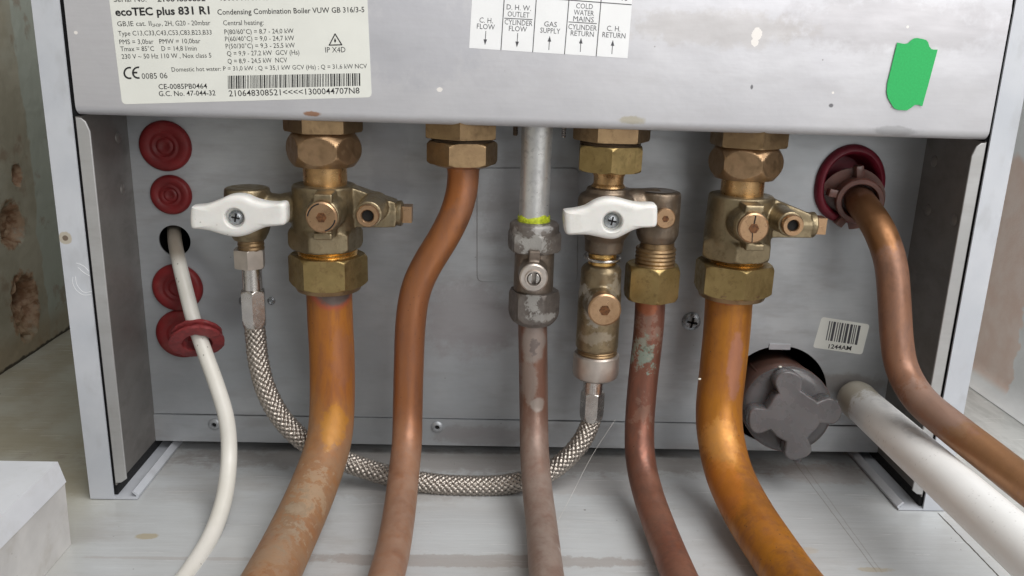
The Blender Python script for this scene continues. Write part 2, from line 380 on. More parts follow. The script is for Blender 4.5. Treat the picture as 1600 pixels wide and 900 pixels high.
# brasses
M['brass_top'] = brass('bronze_hex', (.27, .18, .10), (.35, .24, .13), .38, .45, (.13, .085, .05))
M['brass_union'] = brass('reddish_bronze', (.33, .215, .12), (.38, .25, .145), .38, .35, (.2, .11, .065))
M['brass_neck'] = brass('turned_bronze', (.55, .34, .15), (.60, .38, .19), .28, .3, (.2, .12, .06))
M['brass_cast'] = brass('cast_brass', (.25, .20, .125), (.32, .26, .165), .38, .45, (.14, .10, .05), .35)
M['brass_nut'] = brass('yellow_brass', (.31, .225, .095), (.40, .295, .13), .38, .6, (.17, .11, .055), .25)
M['brass_gold'] = brass('bright_brass', (.70, .42, .12), (.75, .48, .18), .25, .3, (.25, .12, .04))
M['brass_pin'] = brass('coppery_brass', (.42, .265, .15), (.50, .32, .19), .32, .35, (.22, .12, .065))
M['gas_nut'] = brass('lime_crusted_fitting', (.15, .13, .118), (.24, .215, .195), .46, .0, (.42, .40, .38), .6, .6,
    [(at(834, 384, .404), (.0062, .02, .0042), .95, (.40, .39, .37), 2.4), (at(850, 362, .404), (.005, .02, .0022), .7, (.42, .41, .40), 1.8), (at(833, 478, .405), (.0032, .02, .0062), .9, (.40, .39, .37), 2.4), (at(850, 500, .405), (.008, .02, .0022), .7, (.40, .39, .37), 1.6), (at(808, 372, .407), (.003, .02, .004), .6, (.38, .37, .35), 1.6)])
M['gas_body'] = brass('dull_gas_cock', (.22, .18, .15), (.27, .225, .185), .42, .35, (.12, .10, .08), .4, .8)
M['old_brass'] = brass('tarnished_brass', (.16, .125, .095), (.23, .175, .125), .40, .4, (.28, .25, .21), .4, .8)
M['check_brass'] = brass('crusted_check_valve', (.25, .195, .12), (.32, .25, .155), .38, .45, (.13, .09, .05), .35, .85,
    [(at(912, 462, .405), (.005, .02, .0035), .8, (.46, .42, .36), 2.0), (at(930, 500, .402), (.004, .02, .005), .7, (.50, .46, .40), 2.2), (at(965, 455, .405), (.004, .02, .006), .5, (.44, .40, .33), 2.0), (at(930, 535, .405), (.008, .02, .003), .5, (.42, .37, .30), 2.0)])
M['gas_steel'] = brass('grey_steel_tube', (.56, .56, .56), (.68, .68, .67), .34, .7, (.36, .36, .36), .2, .7)
# copper tubes
M['c1'] = copper('amber_copper', (.42, .155, .018), (.35, .12, .028), (.24, .09, .042), .54, coat=(.12, .4), metal=.36, patches=[
    (at(524, 462, .408), (.013, .012, .0078), .85, (.40, .09, .05), .35, .4), (at(524, 458, .408), (.0095, .012, .0072), .95, (.13, .11, .10), .35, .3), (at(538, 560, .405), (.006, .01, .016), .5, (.36, .15, .08), .9, .6),
    (at(520, 668, .395), (.0065, .02, .009), .5, (.56, .25, .01), .8, .4), (at(1, 1, .34), (.010, .02, .010), .0, (.36, .11, .03), .8, .5), (at(488, 875, .31), (.009, .03, .009), .9, (.38, .12, .03), .7, .5), (at(478, 778, .352), (.007, .02, .010), .35, (.46, .38, .27), 3.6, .1), (at(455, 800, .34), (.006, .02, .010), .4, (.20, .17, .12), 2.2, .1), (at(430, 860, .32), (.008, .02, .012), .25, (.40, .31, .23), 3.0, .1)],
    dust=(.026, .066, .85, (.31, .195, .115)), specks=.7)
M['c2'] = copper('brown_copper', (.37, .145, .052), (.31, .122, .052), (.25, .115, .068), .46, metal=.5, dust=(.012, .058, .85, (.33, .215, .155)), patches=[(at(690, 290, .41), (.01, .02, .012), .5, (.50, .17, .04), .8, .8), (at(735, 330, .41), (.006, .02, .012), .4, (.30, .15, .10), .8, .7)], specks=.5, coat=(.2, .3))
M['c3'] = copper('dull_gas_copper', (.19, .10, .072), (.24, .125, .09), (.27, .19, .15), .42, metal=.5, dust=(.012, .055, .85, (.30, .24, .205)), patches=[
    (at(834, 535, .412), (.0062, .02, .0115), .8, (.29, .25, .225), .35, .3), (at(826, 595, .412), (.0045, .02, .012), .6, (.29, .25, .22), .8, .3), (at(840, 632, .410), (.0035, .02, .0038), .8, (.32, .28, .25), .4, .3), (at(834, 541, .412), (.0022, .02, .0035), .9, (.16, .13, .12), 2.4, .3), (at(846, 842, .35), (.003, .02, .004), .6, (.48, .40, .34), 2.6, .1), (at(872, 885, .33), (.002, .02, .005), .5, (.55, .50, .46), 2.2, .1)], specks=.5, pit=.25)
CR = 0
M['c4'] = copper('dark_tarnished_copper', (.20, .085, .058), (.25, .10, .065), (.15, .08, .062), .40, metal=.55, dust=(-.01, .04, .6, (.38, .19, .12)), patches=[
    (at(1009, 553, .41), (.0040, .02, .0085), .75, (.13, .215, .17), 3.4, .05), (at(1004, 560, .41), (.0038, .02, .0070), .5, (.24, .28, .24), 4.5, .05), (at(1013, 520, .41), (.005, .02, .010), .35, (.33, .25, .20), 4.0, .3), (at(1003, 640, .41), (.004, .02, .006), .25, (.36, .25, .19), 4.0, .3), (at(1012, 480, .41), (.006, .02, .005), .7, (.40, .13, .06), .6, .8)], specks=.4, pit=.2)
M['c5'] = copper('golden_copper', (.46, .18, .012), (.385, .142, .018), (.27, .10, .034), .50, coat=(.15, .35), metal=.36, specks=1., patches=[(at(1132, 466, .408), (.014, .012, .0035), .8, (.42, .13, .06), .4, .6), (at(1150, 570, .405), (.004, .01, .018), .7, (.42, .19, .13), .7, .6), (at(1125, 690, .395), (.009, .02, .010), .45, (.72, .36, .10), .8, .6), (at(1130, 760, .375), (.008, .02, .012), .5, (.60, .20, .03), .8, .6)])
M['c6'] = copper('rosy_copper', (.29, .150, .095), (.25, .122, .072), (.20, .11, .08), .46, metal=.38, patches=[(at(1365, 345, .42), (.012, .03, .014), .9, (.27, .13, .055), .8, .8), (at(1460, 640, .36), (.013, .02, .012), .55, (.34, .235, .19), 1., .5), (at(1560, 720, .33), (.02, .03, .012), .5, (.33, .16, .05), .8, .6)], specks=.4)
# setting
wl_x, wr_x = -.345, .380
m = Mt('painted_surface'); x, y, z = m.sep()
st = m.noise(9, 6, .62, (1, 3.5, 1), (1, 2, 3)); fine = m.noise(70, 5, .6, (.3, 4, 1)); bl = m.noise(7, 4, .6)
c = m.mix(m.rng(st, .35, .65), (.52, .54, .55), (.465, .475, .48)); c = m.mix(m.ma('MULTIPLY', m.rng(fine, .5, .8), .22), c, (.50, .49, .48))
sidem = m.rng(m.ma('ADD', x, m.ma('MULTIPLY', m.ma('SUBTRACT', bl, .5), .07)), -.225, -.165, 1, 0)
gr = m.mix(m.rng(m.noise(18, 5, .6, (1, 1, 1), (7, 1, 1)), .35, .65), (.39, .36, .28), (.47, .46, .40)); c = m.mix(m.ma('MULTIPLY', m.rng(m.noise(14, 7, .7, (.6, 1.6, 1), (13, 7, 1)), .50, .68), .4), c, (.36, .335, .31)); c = m.mix(sidem, c, gr)
rt = m.rng(m.ma('ADD', x, m.ma('MULTIPLY', m.ma('SUBTRACT', bl, .5), .05)), .24, .27); c = m.mix(rt, c, m.mix(m.rng(m.noise(25, 5, .6, (4, 1, 1)), .4, .6), (.52, .52, .50), (.62, .62, .60)))
def fl(px, py): return tuple(PZ(px, py))
for (px, py), rad, k, cl, wob, es in (((760, 722), (.21, .013, .1), .5, (.27, .235, .21), 1.1, .6), ((640, 765), (.06, .010, .1), .35, (.33, .30, .28), 1.2, .5), ((230, 838), (.0055, .0028, .1), .8, (.42, .36, .24), .5, .3), ((735, 876), (.090, .0052, .1), .6, (.31, .275, .25), .7, .25), ((1260, 860), (.006, .003, .1), .4, (.48, .40, .30), 1., .3),  # widest spot: brown dirt plus painted-in shade under the back plate
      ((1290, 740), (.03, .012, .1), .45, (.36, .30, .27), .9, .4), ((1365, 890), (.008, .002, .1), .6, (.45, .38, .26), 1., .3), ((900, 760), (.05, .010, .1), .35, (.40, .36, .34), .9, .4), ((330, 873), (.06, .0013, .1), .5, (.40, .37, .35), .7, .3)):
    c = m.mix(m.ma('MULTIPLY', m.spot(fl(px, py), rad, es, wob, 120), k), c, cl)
sp = m.ma('MAXIMUM', m.ma('MULTIPLY', m.rng(m.vor(60, (1, 1, 1)), .05, .03), m.rng(m.noise(15, 2), .5, .56)), m.ma('MULTIPLY', m.rng(m.vor(170, (1, 1, 1)), .07, .04), m.rng(m.noise(22, 4, .6, (1, 1, 1), (8, 3, 1)), .52, .6))); c = m.mix(m.ma('MULTIPLY', sp, .7), c, (.15, .13, .11))
def seg_mask(m, A, B, w, wob, wsc=150):
    """mask of a ragged line on the floor from A to B"""
    A = Vector(A[:2]); B = Vector(B[:2]); d = (B - A); L = d.length; d.normalize(); nrm = Vector((-d.y, d.x))
    X, Y_, _ = m.sep()
    def lin(vx, vy, k): return m.ma('ADD', m.ma('ADD', m.ma('MULTIPLY', X, vx), m.ma('MULTIPLY', Y_, vy)), k)
    a = lin(nrm.x, nrm.y, -nrm.dot(A)); a = m.ma('ABSOLUTE', m.ma('ADD', a, m.ma('MULTIPLY', m.ma('SUBTRACT', m.noise(wsc, 4), .5), wob)))
    t = lin(d.x, d.y, -d.dot(A)); s_ = m.rng(a, w * .5, w, 1, 0)
    return m.ma('MULTIPLY', s_, m.ma('MULTIPLY', m.rng(t, 0, L * .04), m.rng(t, L * .96, L, 1, 0)))
c = m.mix(seg_mask(m, fl(1464, 800), fl(1565, 905), .00055, .0012), c, (.06, .05, .04))
c = m.mix(m.ma('MULTIPLY', seg_mask(m, fl(1225, 700), fl(1372, 897), .0004, .0008), .5), c, (.22, .20, .17))
c = m.mix(m.ma('MULTIPLY', seg_mask(m, fl(1237, 700), fl(1380, 897), .0004, .0008), .35), c, (.22, .20, .17))
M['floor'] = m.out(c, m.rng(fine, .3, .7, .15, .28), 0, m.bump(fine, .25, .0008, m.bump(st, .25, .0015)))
m = Mt('old_plaster'); n1 = m.noise(22, 6, .65); n2 = m.noise(9, 4, .6, (1, 1, 1), (4, 4, 4))
c = m.mix(m.rng(n1, .35, .65), (.27, .245, .185), (.34, .315, .25)); c = m.mix(m.ma('MULTIPLY', m.rng(n2, .5, .62), .6), c, (.32, .32, .27)); c = m.mix(m.ma('MULTIPLY', m.rng(m.ma('ADD', m.sep()[1], m.ma('MULTIPLY', m.ma('SUBTRACT', m.noise(25, 4), .5), .02)), .640, .643), .8), c, (.34, .37, .33)); c = m.mix(m.ma('MULTIPLY', m.rng(m.noise(45, 5, .6, (1, 1, 1), (1, 8, 1)), .55, .7), .6), c, (.20, .13, .085))
PITS = [((18, 352), .014, .017), ((40, 478), .017, .026), ((27, 275), .006, .008), ((42, 465), .010, .010)]
for (px, py), ry, rz in PITS:
    q = PX(px, py, wl_x); c = m.mix(m.spot(tuple(q), (.05, ry * 1.15, rz * 1.05), .18, .55, 120), c, m.mix(m.rng(m.noise(160, 4), .35, .65), (.20, .105, .055), (.36, .25, .165)))
yy, zz = m.sep()[1], m.sep()[2]
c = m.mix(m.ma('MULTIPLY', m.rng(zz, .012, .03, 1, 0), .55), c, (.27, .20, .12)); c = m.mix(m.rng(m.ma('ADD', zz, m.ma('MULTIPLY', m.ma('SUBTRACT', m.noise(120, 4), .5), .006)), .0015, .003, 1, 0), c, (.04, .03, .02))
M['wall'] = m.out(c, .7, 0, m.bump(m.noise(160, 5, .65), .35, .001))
m = Mt('right_plaster'); yy, zz = m.sep()[1], m.sep()[2]; w = m.ma('MULTIPLY', m.ma('SUBTRACT', m.noise(70, 5), .5), .02)
q0 = PX(1578, 300, wr_x); q1 = PX(1527, 575, wr_x); q2 = PX(1592, 560, wr_x)
a = m.ma('ADD', yy, w)
pinkm = m.ma('MULTIPLY', m.rng(m.ma('ADD', zz, w), .165, .175, 1, 0), m.ma('MULTIPLY', m.rng(zz, .004, .010), m.rng(a, .553, .556)))
c = m.mix(m.rng(m.noise(30, 5), .35, .65), (.74, .74, .73), (.80, .80, .79)); pk = m.mix(m.rng(m.noise(50, 5), .3, .7), (.74, .53, .43), (.80, .64, .55)); c = m.mix(m.ma('MULTIPLY', pinkm, .85), c, pk)
M['wall2'] = m.out(c, .75, 0, m.bump(m.noise(160, 5, .65), .5, .001))
# ------------------------------------------------------------------ setting
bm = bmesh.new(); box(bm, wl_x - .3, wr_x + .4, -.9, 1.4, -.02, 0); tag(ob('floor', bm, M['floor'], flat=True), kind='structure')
bm = bmesh.new(); NY, NZ = 300, 230; y0, y1, z0, z1 = .30, .82, -.004, .42; g = []
pits = [(PX(px, py, wl_x), ry, rz) for (px, py), ry, rz in PITS]
for i in range(NY + 1):
    r_ = []
    for k in range(NZ + 1):
        y = y0 + (y1 - y0) * i / NY; z = z0 + (z1 - z0) * k / NZ
        d = .0008 * mnoise.fractal(Vector((y * 18, z * 18, 3)), .7, 2, 5) + .00025 * mnoise.noise(Vector((y * 140, z * 140, 1)))
        for q, ry, rz in pits:
            w_ = ((y - q.y) / ry) ** 2 + ((z - q.z) / rz) ** 2 + .5 * mnoise.fractal(Vector((y * 90, z * 90, 7)), .8, 2, 4)
            if w_ < 1: d -= .0085 * min(1, (1 - w_) * 2.2) * (1 + .5 * mnoise.noise(Vector((y * 260, z * 260, 2))))
        r_.append(bm.verts.new((wl_x + d, y, z)))
    g.append(r_)
for i in range(NY):
    for k in range(NZ): bm.faces.new((g[i][k], g[i+1][k], g[i+1][k+1], g[i][k+1]))
box(bm, wl_x - .06, wl_x - .02, -.2, .9, -.01, .6)
tag(ob('wall_left', bm, M['wall'], recalc=False, sharp=60), kind='structure')
bm = bmesh.new(); pr = [(wr_x + .06, 0.0), (wr_x - .014, 0.0005)]
for k in range(1, 9): a = k / 8 * math.pi / 2; pr.append((wr_x - .014 + .014 * math.sin(a), .0145 - .014 * math.cos(a)))
pr += [(wr_x, .42), (wr_x + .06, .42)]
rings(bm, [[Vector((x, y, z)) for x, z in pr] for y in (.44, .9)])
tag(ob('wall_right', bm, M['wall2'], sharp=40), kind='structure')
bm = bmesh.new(); box(bm, wl_x - .3, wr_x + .4, .90, .93, -.02, .6); tag(ob('wall_back', bm, M['wall'], flat=True), kind='structure')
# ------------------------------------------------------------------ boiler casing
BO = empty('boiler', ((XL + XR) / 2, .5, 0), 'grey sheet metal underside of a wall boiler, white side panels framing the row of pipes', 'boiler')
X0, X1 = XL + .0006, XR + .0003
prof = [(YF + .0030, .33), (YF + .0008, .2600), (YF + .0004, .2585)]
prof += [(YF + .0004, .2035)]
for k in range(1, 9): a = k / 8 * math.pi / 2; prof.append((YF + .0049 - .0045 * math.cos(a), .2035 - .0045 * math.sin(a)))
prof += [(YP - .0005, ZT)]
inner = [(y + .0011, z + (.0011 if y > YF + .003 and z < .21 else 0)) for y, z in prof]
bm = bmesh.new(); rings(bm, [[Vector((x, y, z)) for y, z in prof + inner[::-1]] for x in (X0, X1)])
ob('front_panel', bm, M['panel'], BO, 40)
# back plate with its openings
cab = P(273, 376, YP); trap = P(1212, 616, YP); grc = P(1327, 287, YP)
rc_ = pxm(24.5, 273, 376, YP); rt_ = pxm(80, 1212, 616, YP)
ZS = .0246
a0 = math.asin((ZS - trap.z) / rt_)
arc = [(trap.x + rt_ * math.cos(a), trap.z + rt_ * math.sin(a)) for a in [a0 + (math.pi - 2 * a0) * k / 40 for k in range(41)]]
outline = [(XL, ZS), (XL, ZT), (XR, ZT), (XR, ZS)] + arc
holes = [circ((cab.x, cab.z), rc_), circ((grc.x, grc.z), .016, .018)]
link('back_plate', slab([outline] + holes, YP, .001), M['plate'], BO)
arc2 = [(trap.x + rt_ * math.cos(a), trap.z + rt_ * math.sin(a)) for a in [a0 - (math.pi + 2 * a0) * k / 30 for k in range(31)]]
zb = .0077
arc2 = [(x, max(z, zb + .0006)) for x, z in arc2]
o = link('bottom_lip', slab([[(XL + .0004, zb), (XL + .0004, ZS - .0004)] + [(trap.x - rt_ * math.cos(a0), ZS - .0004)] + arc2[::-1][1:-1] + [(trap.x + rt_ * math.cos(a0), ZS - .0004), (XR - .0004, ZS - .0004), (XR - .0004, zb)]], YP - .0012, .0016, .0), M['plate'], BO)
# faint pressed rectangle behind the gas pipe
rc2 = pl([(745, 262), (905, 262), (902, 442), (745, 440)], YP)
link('pressed_panel', slab([rounded(rc2, .004)], YP - .0006, .0006, .00045), M['plate'], BO)
bm = bmesh.new(); box(bm, XL - .001, XR + .001, .56, .565, .0077, .199); box(bm, XL, XR, YP + .004, .56, .197, .199); box(bm, XL, XR, YP + .004, .56, .0077, .0085)
ob('inner_shell', bm, M['dark'], BO, flat=True)
for s, xi, xo in ((-1, XL, -.2050), (1, XR, .2517)):
    # liner: side sheet with a narrow front flange turned inwards
    bm = bmesh.new(); a, b = sorted((xi - s * .0004, xi + s * .0002)); box(bm, a, b, YF + .001, YP + .002, .0082, ZT - .0008)
    ln = ob('liner_side', bm, M['liner'], BO, flat=True)
    fw = .0058
    pts = [(xi + s * .0001, .0095), (xi + s * .0001, ZT - .0012), (xi - s * .0022, ZT - .0014), (xi - s * fw * .72, ZT - .0030), (xi - s * fw, ZT - .0075), (xi - s * fw, .0120), (xi - s * fw * .5, .0098)]
    link('liner_flange', slab([pts if s > 0 else pts[::-1]], YF + .0008, .0011, .0003), M['flange'], ln)
    # screws on the liner side
    for px, py in (((183, 215), (191, 296)) if s < 0 else ((1461, 252), (1451, 328), (1492, 344))):
        q = PX(px, py, xi); bm = bmesh.new(); lathe(bm, [(0, .0032), (.0006, .0030), (.0012, .0020), (.0015, .0004)], q - Vector((s * .0002, 0, 0)), (-s, 0, 0), 24)
        ob('rivet', bm, M['liner'], BO)
    # foam between liner and outer side
    bm = bmesh.new(); a, b = sorted((xi + s * .0004, xi + s * .0035)); box(bm, a, b, YF + .0030, .60, .0016, .33)
    ob('foam_strip', bm, M['foam'], BO, flat=True)
    # outer side panel: front face, outer sheet, bottom return flange, rolled hem
    xin = xi + s * .0014
    bm = bmesh.new(); a, b = sorted((xin, xo)); box(bm, a, b, YF, YF + .001, .0006, .34)
    a, b = sorted((xo, xo - s * .001)); box(bm, a, b, YF + .001, .62, .0006, .34)
    bmesh.ops.remove_doubles(bm, verts=bm.verts, dist=1e-6)
    sp_ = ob('side_panel', bm, M['white'], BO, flat=True)
    hx = -.1807 if s < 0 else .2261
    bm = bmesh.new(); a, b = sorted((xo, hx)); box(bm, a, b, YF + .0002, .60, .0004, .0014)
    ob('bottom_flange', bm, M['white'], sp_, flat=True)
    pr = [(hx, .0005), (hx - s * .0004, .0022), (hx + s * .0022, .0050), (hx + s * .0030, .0042), (hx + s * .0010, .0020), (hx + s * .0008, .0015)]
    bm = bmesh.new(); rings(bm, [[Vector((x, y, z)) for x, z in pr] for y in (YF + .0012, .60)]); bev(bm, .0002, 2)
    ob('hem', bm, M['white'], sp_, 50)
for px, py in ((335, 663), (683, 667)):
    q = P(px, py, YP - .0012); bm = bmesh.new()
    lathe(bm, [(0, .0036), (.0005, .0035), (.0011, .0028), (.0013, .0016), (.0008, .0013), (.0002, .0012)], q, (0, -1, 0), 32)
    rv = ob('rivet', bm, M['plate'], BO)
    bm = bmesh.new(); lathe(bm, [(0, .0012), (.0002, .0011)], q - Vector((0, .0002, 0)), (0, -1, 0), 16); ob('rivet_hole', bm, M['dark'], rv)
for px, py, r_ in ((424, 470, 6), (383, 470, 9)):
    q = P(px, py, YP); bm = bmesh.new(); r_ = pxm(r_, px, py, YP)
    lathe(bm, [(0, r_), (.0006, r_), (.0012, r_ * .6), (.0008, r_ * .35), (.0002, r_ * .3)], q, (0, -1, 0), 28); ob('rivet', bm, M['steel'], BO)
def screw(name, c, d, r, mat, parent, kind='cross'):
    d = _n(d); bm = bmesh.new(); lathe(bm, [(-.002, r), (.0, r), (r * .25, r * .93), (r * .42, r * .7), (r * .5, r * .35), (r * .52, .00005)], c, d, 36)
    o = ob(name, bm, mat, parent)
    bm = bmesh.new(); a = d.cross(Vector((.2, .1, 1))).normalized(); b = a.cross(d)
    for u, v in ((a, b), (b, a)):
        vs = []
        for su, sv, t in ((-1,-1,0),(1,-1,0),(1,1,0),(-1,1,0)): vs.append((u * su * r * .55 + v * sv * r * .11))
        q = [bm.verts.new(Vector(c) + p + d * (r * .545)) for p in vs]; q2 = [bm.verts.new(Vector(c) + p + d * r * .2) for p in vs]
        bm.faces.new(q); 
        for i in range(4): bm.faces.new((q[i], q[(i+1) % 4], q2[(i+1) % 4], q2[i]))
    ob('screw_recess', bm, M['dark'], o, flat=True)
    return o
screw('screw', P(1080, 502, YP), (0, -1, 0), pxm(15, 1080, 502, YP), M['steel'], BO)
# gas pressure studs under the panel
for px, py, mt in ((806, 203, 'old_brass'), (882, 206, 'chrome')):
    q = P(px, 185, .430); bm = bmesh.new(); L = q.z - P(px, py + 9, .430).z
    pr = []; n = 10
    for k in range(n): pr += [(L * k / n, .0014), (L * (k + .5) / n, .0011)]
    pr.append((L, .0009)); lathe(bm, pr, q, (0, 0, -1), 20); ob('threaded_stud', bm, M[mt], BO)
# ------------------------------------------------------------------ stickers
def blank(name, corners, Y, rad, mat, label, cat, th=.00008, parent=None):
    o = link(name, slab([rounded(pl(corners, Y), rad) if rad else pl(corners, Y)], Y - th, th), mat, parent); return tag(o, label, cat) if label else o
YL = YF + .0004
L1 = blank('rating_label', [(165, -46), (572, -46), (581, 152), (191, 163)], YL, .0022, M['label'], 'white printed rating label with a barcode, stuck on the upper left of the grey panel', 'label')
B = .018; Q = .0
T = [("Serial No.", 178, 3, 229, 2.5, 8, Q), ("21064830852", 246, 2.5, 321, 1.5, 8.5, B), ("1300044707N8", 345, 1, 420, 0, 8.5, Q),
 ("ecoTEC plus 831 R1", 180.5, 24.6, 328, 21.8, 12, .030), ("Condensing Combination Boiler VUW GB 316/3-5", 340, 23, 569.5, 19, 8.5, .008),
 ("GB,IE cat. II", 183.5, 41, 237, 40.3, 7.8, Q), ("2H3P", 238, 42, 252, 41.8, 5, Q), (", 2H, G20 - 20mbar", 253, 40.3, 329, 39.3, 7.8, Q), ("Central heating:", 349, 39.5, 412, 38.8, 7.8, Q),
 ("Type C13,C33,C43,C53,C83,B23,B33", 185, 55.8, 331, 54, 7.5, Q), ("P(80/60°C) = 8,7 - 24,0 kW", 351, 53.5, 459, 51.8, 7.5, Q),
 ("PMS = 3,0bar   PMW = 10,0bar", 187, 69.2, 313.5, 67.5, 7.5, Q), ("P(60/40°C) = 9,0 - 24,7 kW", 352, 64.5, 460, 63, 7.5, Q),
 ("Tmax = 85°C    D = 14,8 l/min", 188.5, 80, 307.5, 79, 7.5, Q), ("P(50/30°C) = 9,3 - 25,5 kW", 353, 75.8, 461, 74.3, 7.5, Q),
 ("230 V ~ 50 Hz 110 W , Nox class 5", 190.5, 92, 330.5, 90, 7.5, Q), ("Q = 9,9 - 27,2 kW  GCV (Hs)", 355, 87.3, 468, 85.3, 7.5, Q), ("Q = 8,9 - 24,5 kW  NCV", 356, 99.3, 449, 97.3, 7.5, Q),
 ("0085 06", 222, 123.4, 262, 122.4, 9, Q), ("Domestic hot water: P = 31,0 kW ; Q = 35,1 kW GCV (Hs) ; Q = 31,6 kW NCV", 268.5, 112, 573.5, 106.6, 7, Q),
 ("CE-0085PB0464", 248, 139.3, 324, 138.2, 8, .006), ("G.C. No. 47-044-32", 248.5, 150.3, 337, 149, 8, .006),
 ("210648308521<<<<1300044707N8", 358, 150.6, 562, 146, 9.5, .004), ("IP X4D", 508.5, 82, 540, 81.6, 8.5, Q)]
bm = text_mesh(T, YL)
def ringpoly(bm, c, r0, r1, a0, a1, Y, lift, n=16):
    pr = None
    for k in range(n + 1):
        a = R(a0 + (a1 - a0) * k / n); v = [bm.verts.new(P(c[0] + r * math.cos(a), c[1] - r * math.sin(a), Y - lift)) for r in (r0, r1)]
        if pr: bm.faces.new((pr[0], pr[1], v[1], v[0]))
        pr = v
ringpoly(bm, (202.5, 114), 7.0, 9.8, 75, 290, YL, .00012); ringpoly(bm, (216, 113.5), 7.0, 9.8, 80, 285, YL, .00012); quad(bm, [(208, 112), (214.5, 112), (214.5, 114.8), (208, 114.8)], YL, .00013)
for a, b in (((523.5, 53), (514.5, 70.5)), ((514.5, 70.5), (534, 70)), ((534, 70), (523.5, 53))):
    a = Vector(a); b = Vector(b); n_ = Vector((-(b-a).y, (b-a).x)).normalized() * .9; e_ = (b - a).normalized() * .6
    quad(bm, [a - n_ - e_, b - n_ + e_, b + n_ + e_, a + n_ - e_], YL, .00012)
quad(bm, [(523.4, 59), (525.4, 64), (523.6, 67.2), (521.8, 64)], YL, .00012)
ob('printed_text', bm, M['ink'], L1, flat=True)
random.seed(5); bm = bmesh.new(); x = 356.
while x < 563:
    w_ = random.choice((1., 1., 1.4, 2.3, 1.)); t = (x - 355) / 209
    quad(bm, [(x, 118.3 - 4 * t), (x + w_, 118.3 - 4 * t), (x + w_ + .3, 139 - 5 * t), (x + .3, 139 - 5 * t)], YL, .00012); x += w_ + random.choice((1., 1.1, 1.3, 2.0))
ob('barcode', bm, M['ink'], L1, flat=True)
L2 = blank('connection_label', [(741, -60), (992, -52), (980.5, 91), (733, 75)], YL, 0, M['label2'], 'white paper label naming the five pipe connections, above the middle pipes', 'label')
def cxt(s, cx_, yb, wd, cap=8.2, w=0.): return (s, cx_ - wd / 2, yb - .032 * wd, cx_ + wd / 2, yb + .032 * wd, cap, w)
T = [cxt("C. H.", 759.5, 35.7, 21), cxt("FLOW", 759, 45.6, 28), cxt("D. H. W.", 810.5, 15.8, 38), cxt("OUTLET", 810, 26.6, 34), cxt("CYLINDER", 810, 39.3, 43.5), cxt("FLOW", 809, 49, 28),
 cxt("GAS", 860, 41.8, 20), cxt("SUPPLY", 859.5, 52, 31), cxt("COLD", 913, 13.6, 26), cxt("WATER", 912, 24, 31.5), cxt("MAINS", 911.5, 34, 32), cxt("CYLINDER", 910, 46.7, 44.5), cxt("RETURN", 909.5, 56.5, 36),
 cxt("C. H.", 958.5, 48.6, 21), cxt("RETURN", 959, 59, 36), cxt("10", 976, 1.2, 9, 8)]
bm = text_mesh(T, YL)
for x0_, y0_, x1_, y1_, up in ((759.2, 48.5, 757.7, 70.5, 0), (809, 51.5, 807.5, 74, 0), (859, 56, 857.5, 78, 1), (908, 59, 906.7, 81, 1), (957.7, 62.5, 956, 84.5, 1)):
    a, b = (Vector((x0_, y0_)), Vector((x1_, y1_))) if not up else (Vector((x1_, y1_)), Vector((x0_, y0_)))
    d = (b - a).normalized(); n_ = Vector((-d.y, d.x))
    quad(bm, [a - n_ * .55, b - d * 8 - n_ * .55, b - d * 8 + n_ * .55, a + n_ * .55], YL, .00012)
    vs = [bm.verts.new(P(q.x, q.y, YL - .00012)) for q in (b, b - d * 9 - n_ * 2.8, b - d * 9 + n_ * 2.8)]; bm.faces.new(vs)
ob('printed_text', bm, M['ink2'], L2, flat=True)
bm = bmesh.new()
def line(x0_, y0_, x1_, y1_, w=.7, lift=.00012):
    a = Vector((x0_, y0_)); b = Vector((x1_, y1_)); d = (b - a).normalized(); n_ = Vector((-d.y, d.x)) * w; quad(bm, [a - n_, b - n_, b + n_, a + n_], YL, lift)
for a in ((788.5, -12, 782.7, 78.3), (838.5, -9, 832.3, 81.6), (889.5, -6, 882, 84.8), (939.5, -3, 931.5, 88)): line(*a)
line(741, -11, 987, 7.4, .7, .00014); line(788, 28.4, 832, 30.6, .6, .00014); line(888.5, 34.2, 932.5, 37, .6, .00014)
ob('ruled_lines', bm, M['ink2'], L2, flat=True)
L3 = blank('barcode_sticker', [(1284, 495), (1359, 507), (1347, 554), (1270, 543)], YP, .0018, M['label'], 'small rounded white barcode sticker on the back plate left of the right copper pipe', 'sticker')
bm = text_mesh([("1244AM", 1294, 544, 1329.5, 547.5, 6.5, .02)], YP); ob('printed_text', bm, M['ink'], L3, flat=True)
bm = bmesh.new(); x = 0.
random.seed(3)
while x < .98:
    w_ = random.choice((.03, .03, .055, .075)); w_ = min(w_, 1 - x)
    def bq(t, s): return (1296 + 52 * t - 6 * s, 501.5 + 8 * t + 30 * s)
    quad(bm, [bq(x, 0), bq(x + w_, 0), bq(x + w_, 1), bq(x, 1)], YP, .00012); x += w_ + random.choice((.025, .03, .04))
ob('barcode', bm, M['ink2'], L3, flat=True)
tp = [(1401, 66.5), (1412, 68.6), (1418, 67.6), (1422, 63.5), (1427, 60), (1432, 59.3), (1440, 60.8), (1446, 62.5), (1449, 66), (1451, 72.5), (1454, 76.5), (1458, 77.5), (1464, 77.5), (1458, 100), (1450, 130), (1440, 166), (1434, 163.5), (1428, 164), (1423, 168), (1416, 172.3), (1402, 171.5), (1396, 169), (1391, 161), (1386.5, 153), (1384.5, 144), (1385.5, 130), (1390, 112)]
me = slab([pl(tp, YL)], YL - .0007, .0002)
tag(link('paper_tape', me, M['tape']), 'torn piece of bright green paper tape on the right of the grey panel', 'tape')
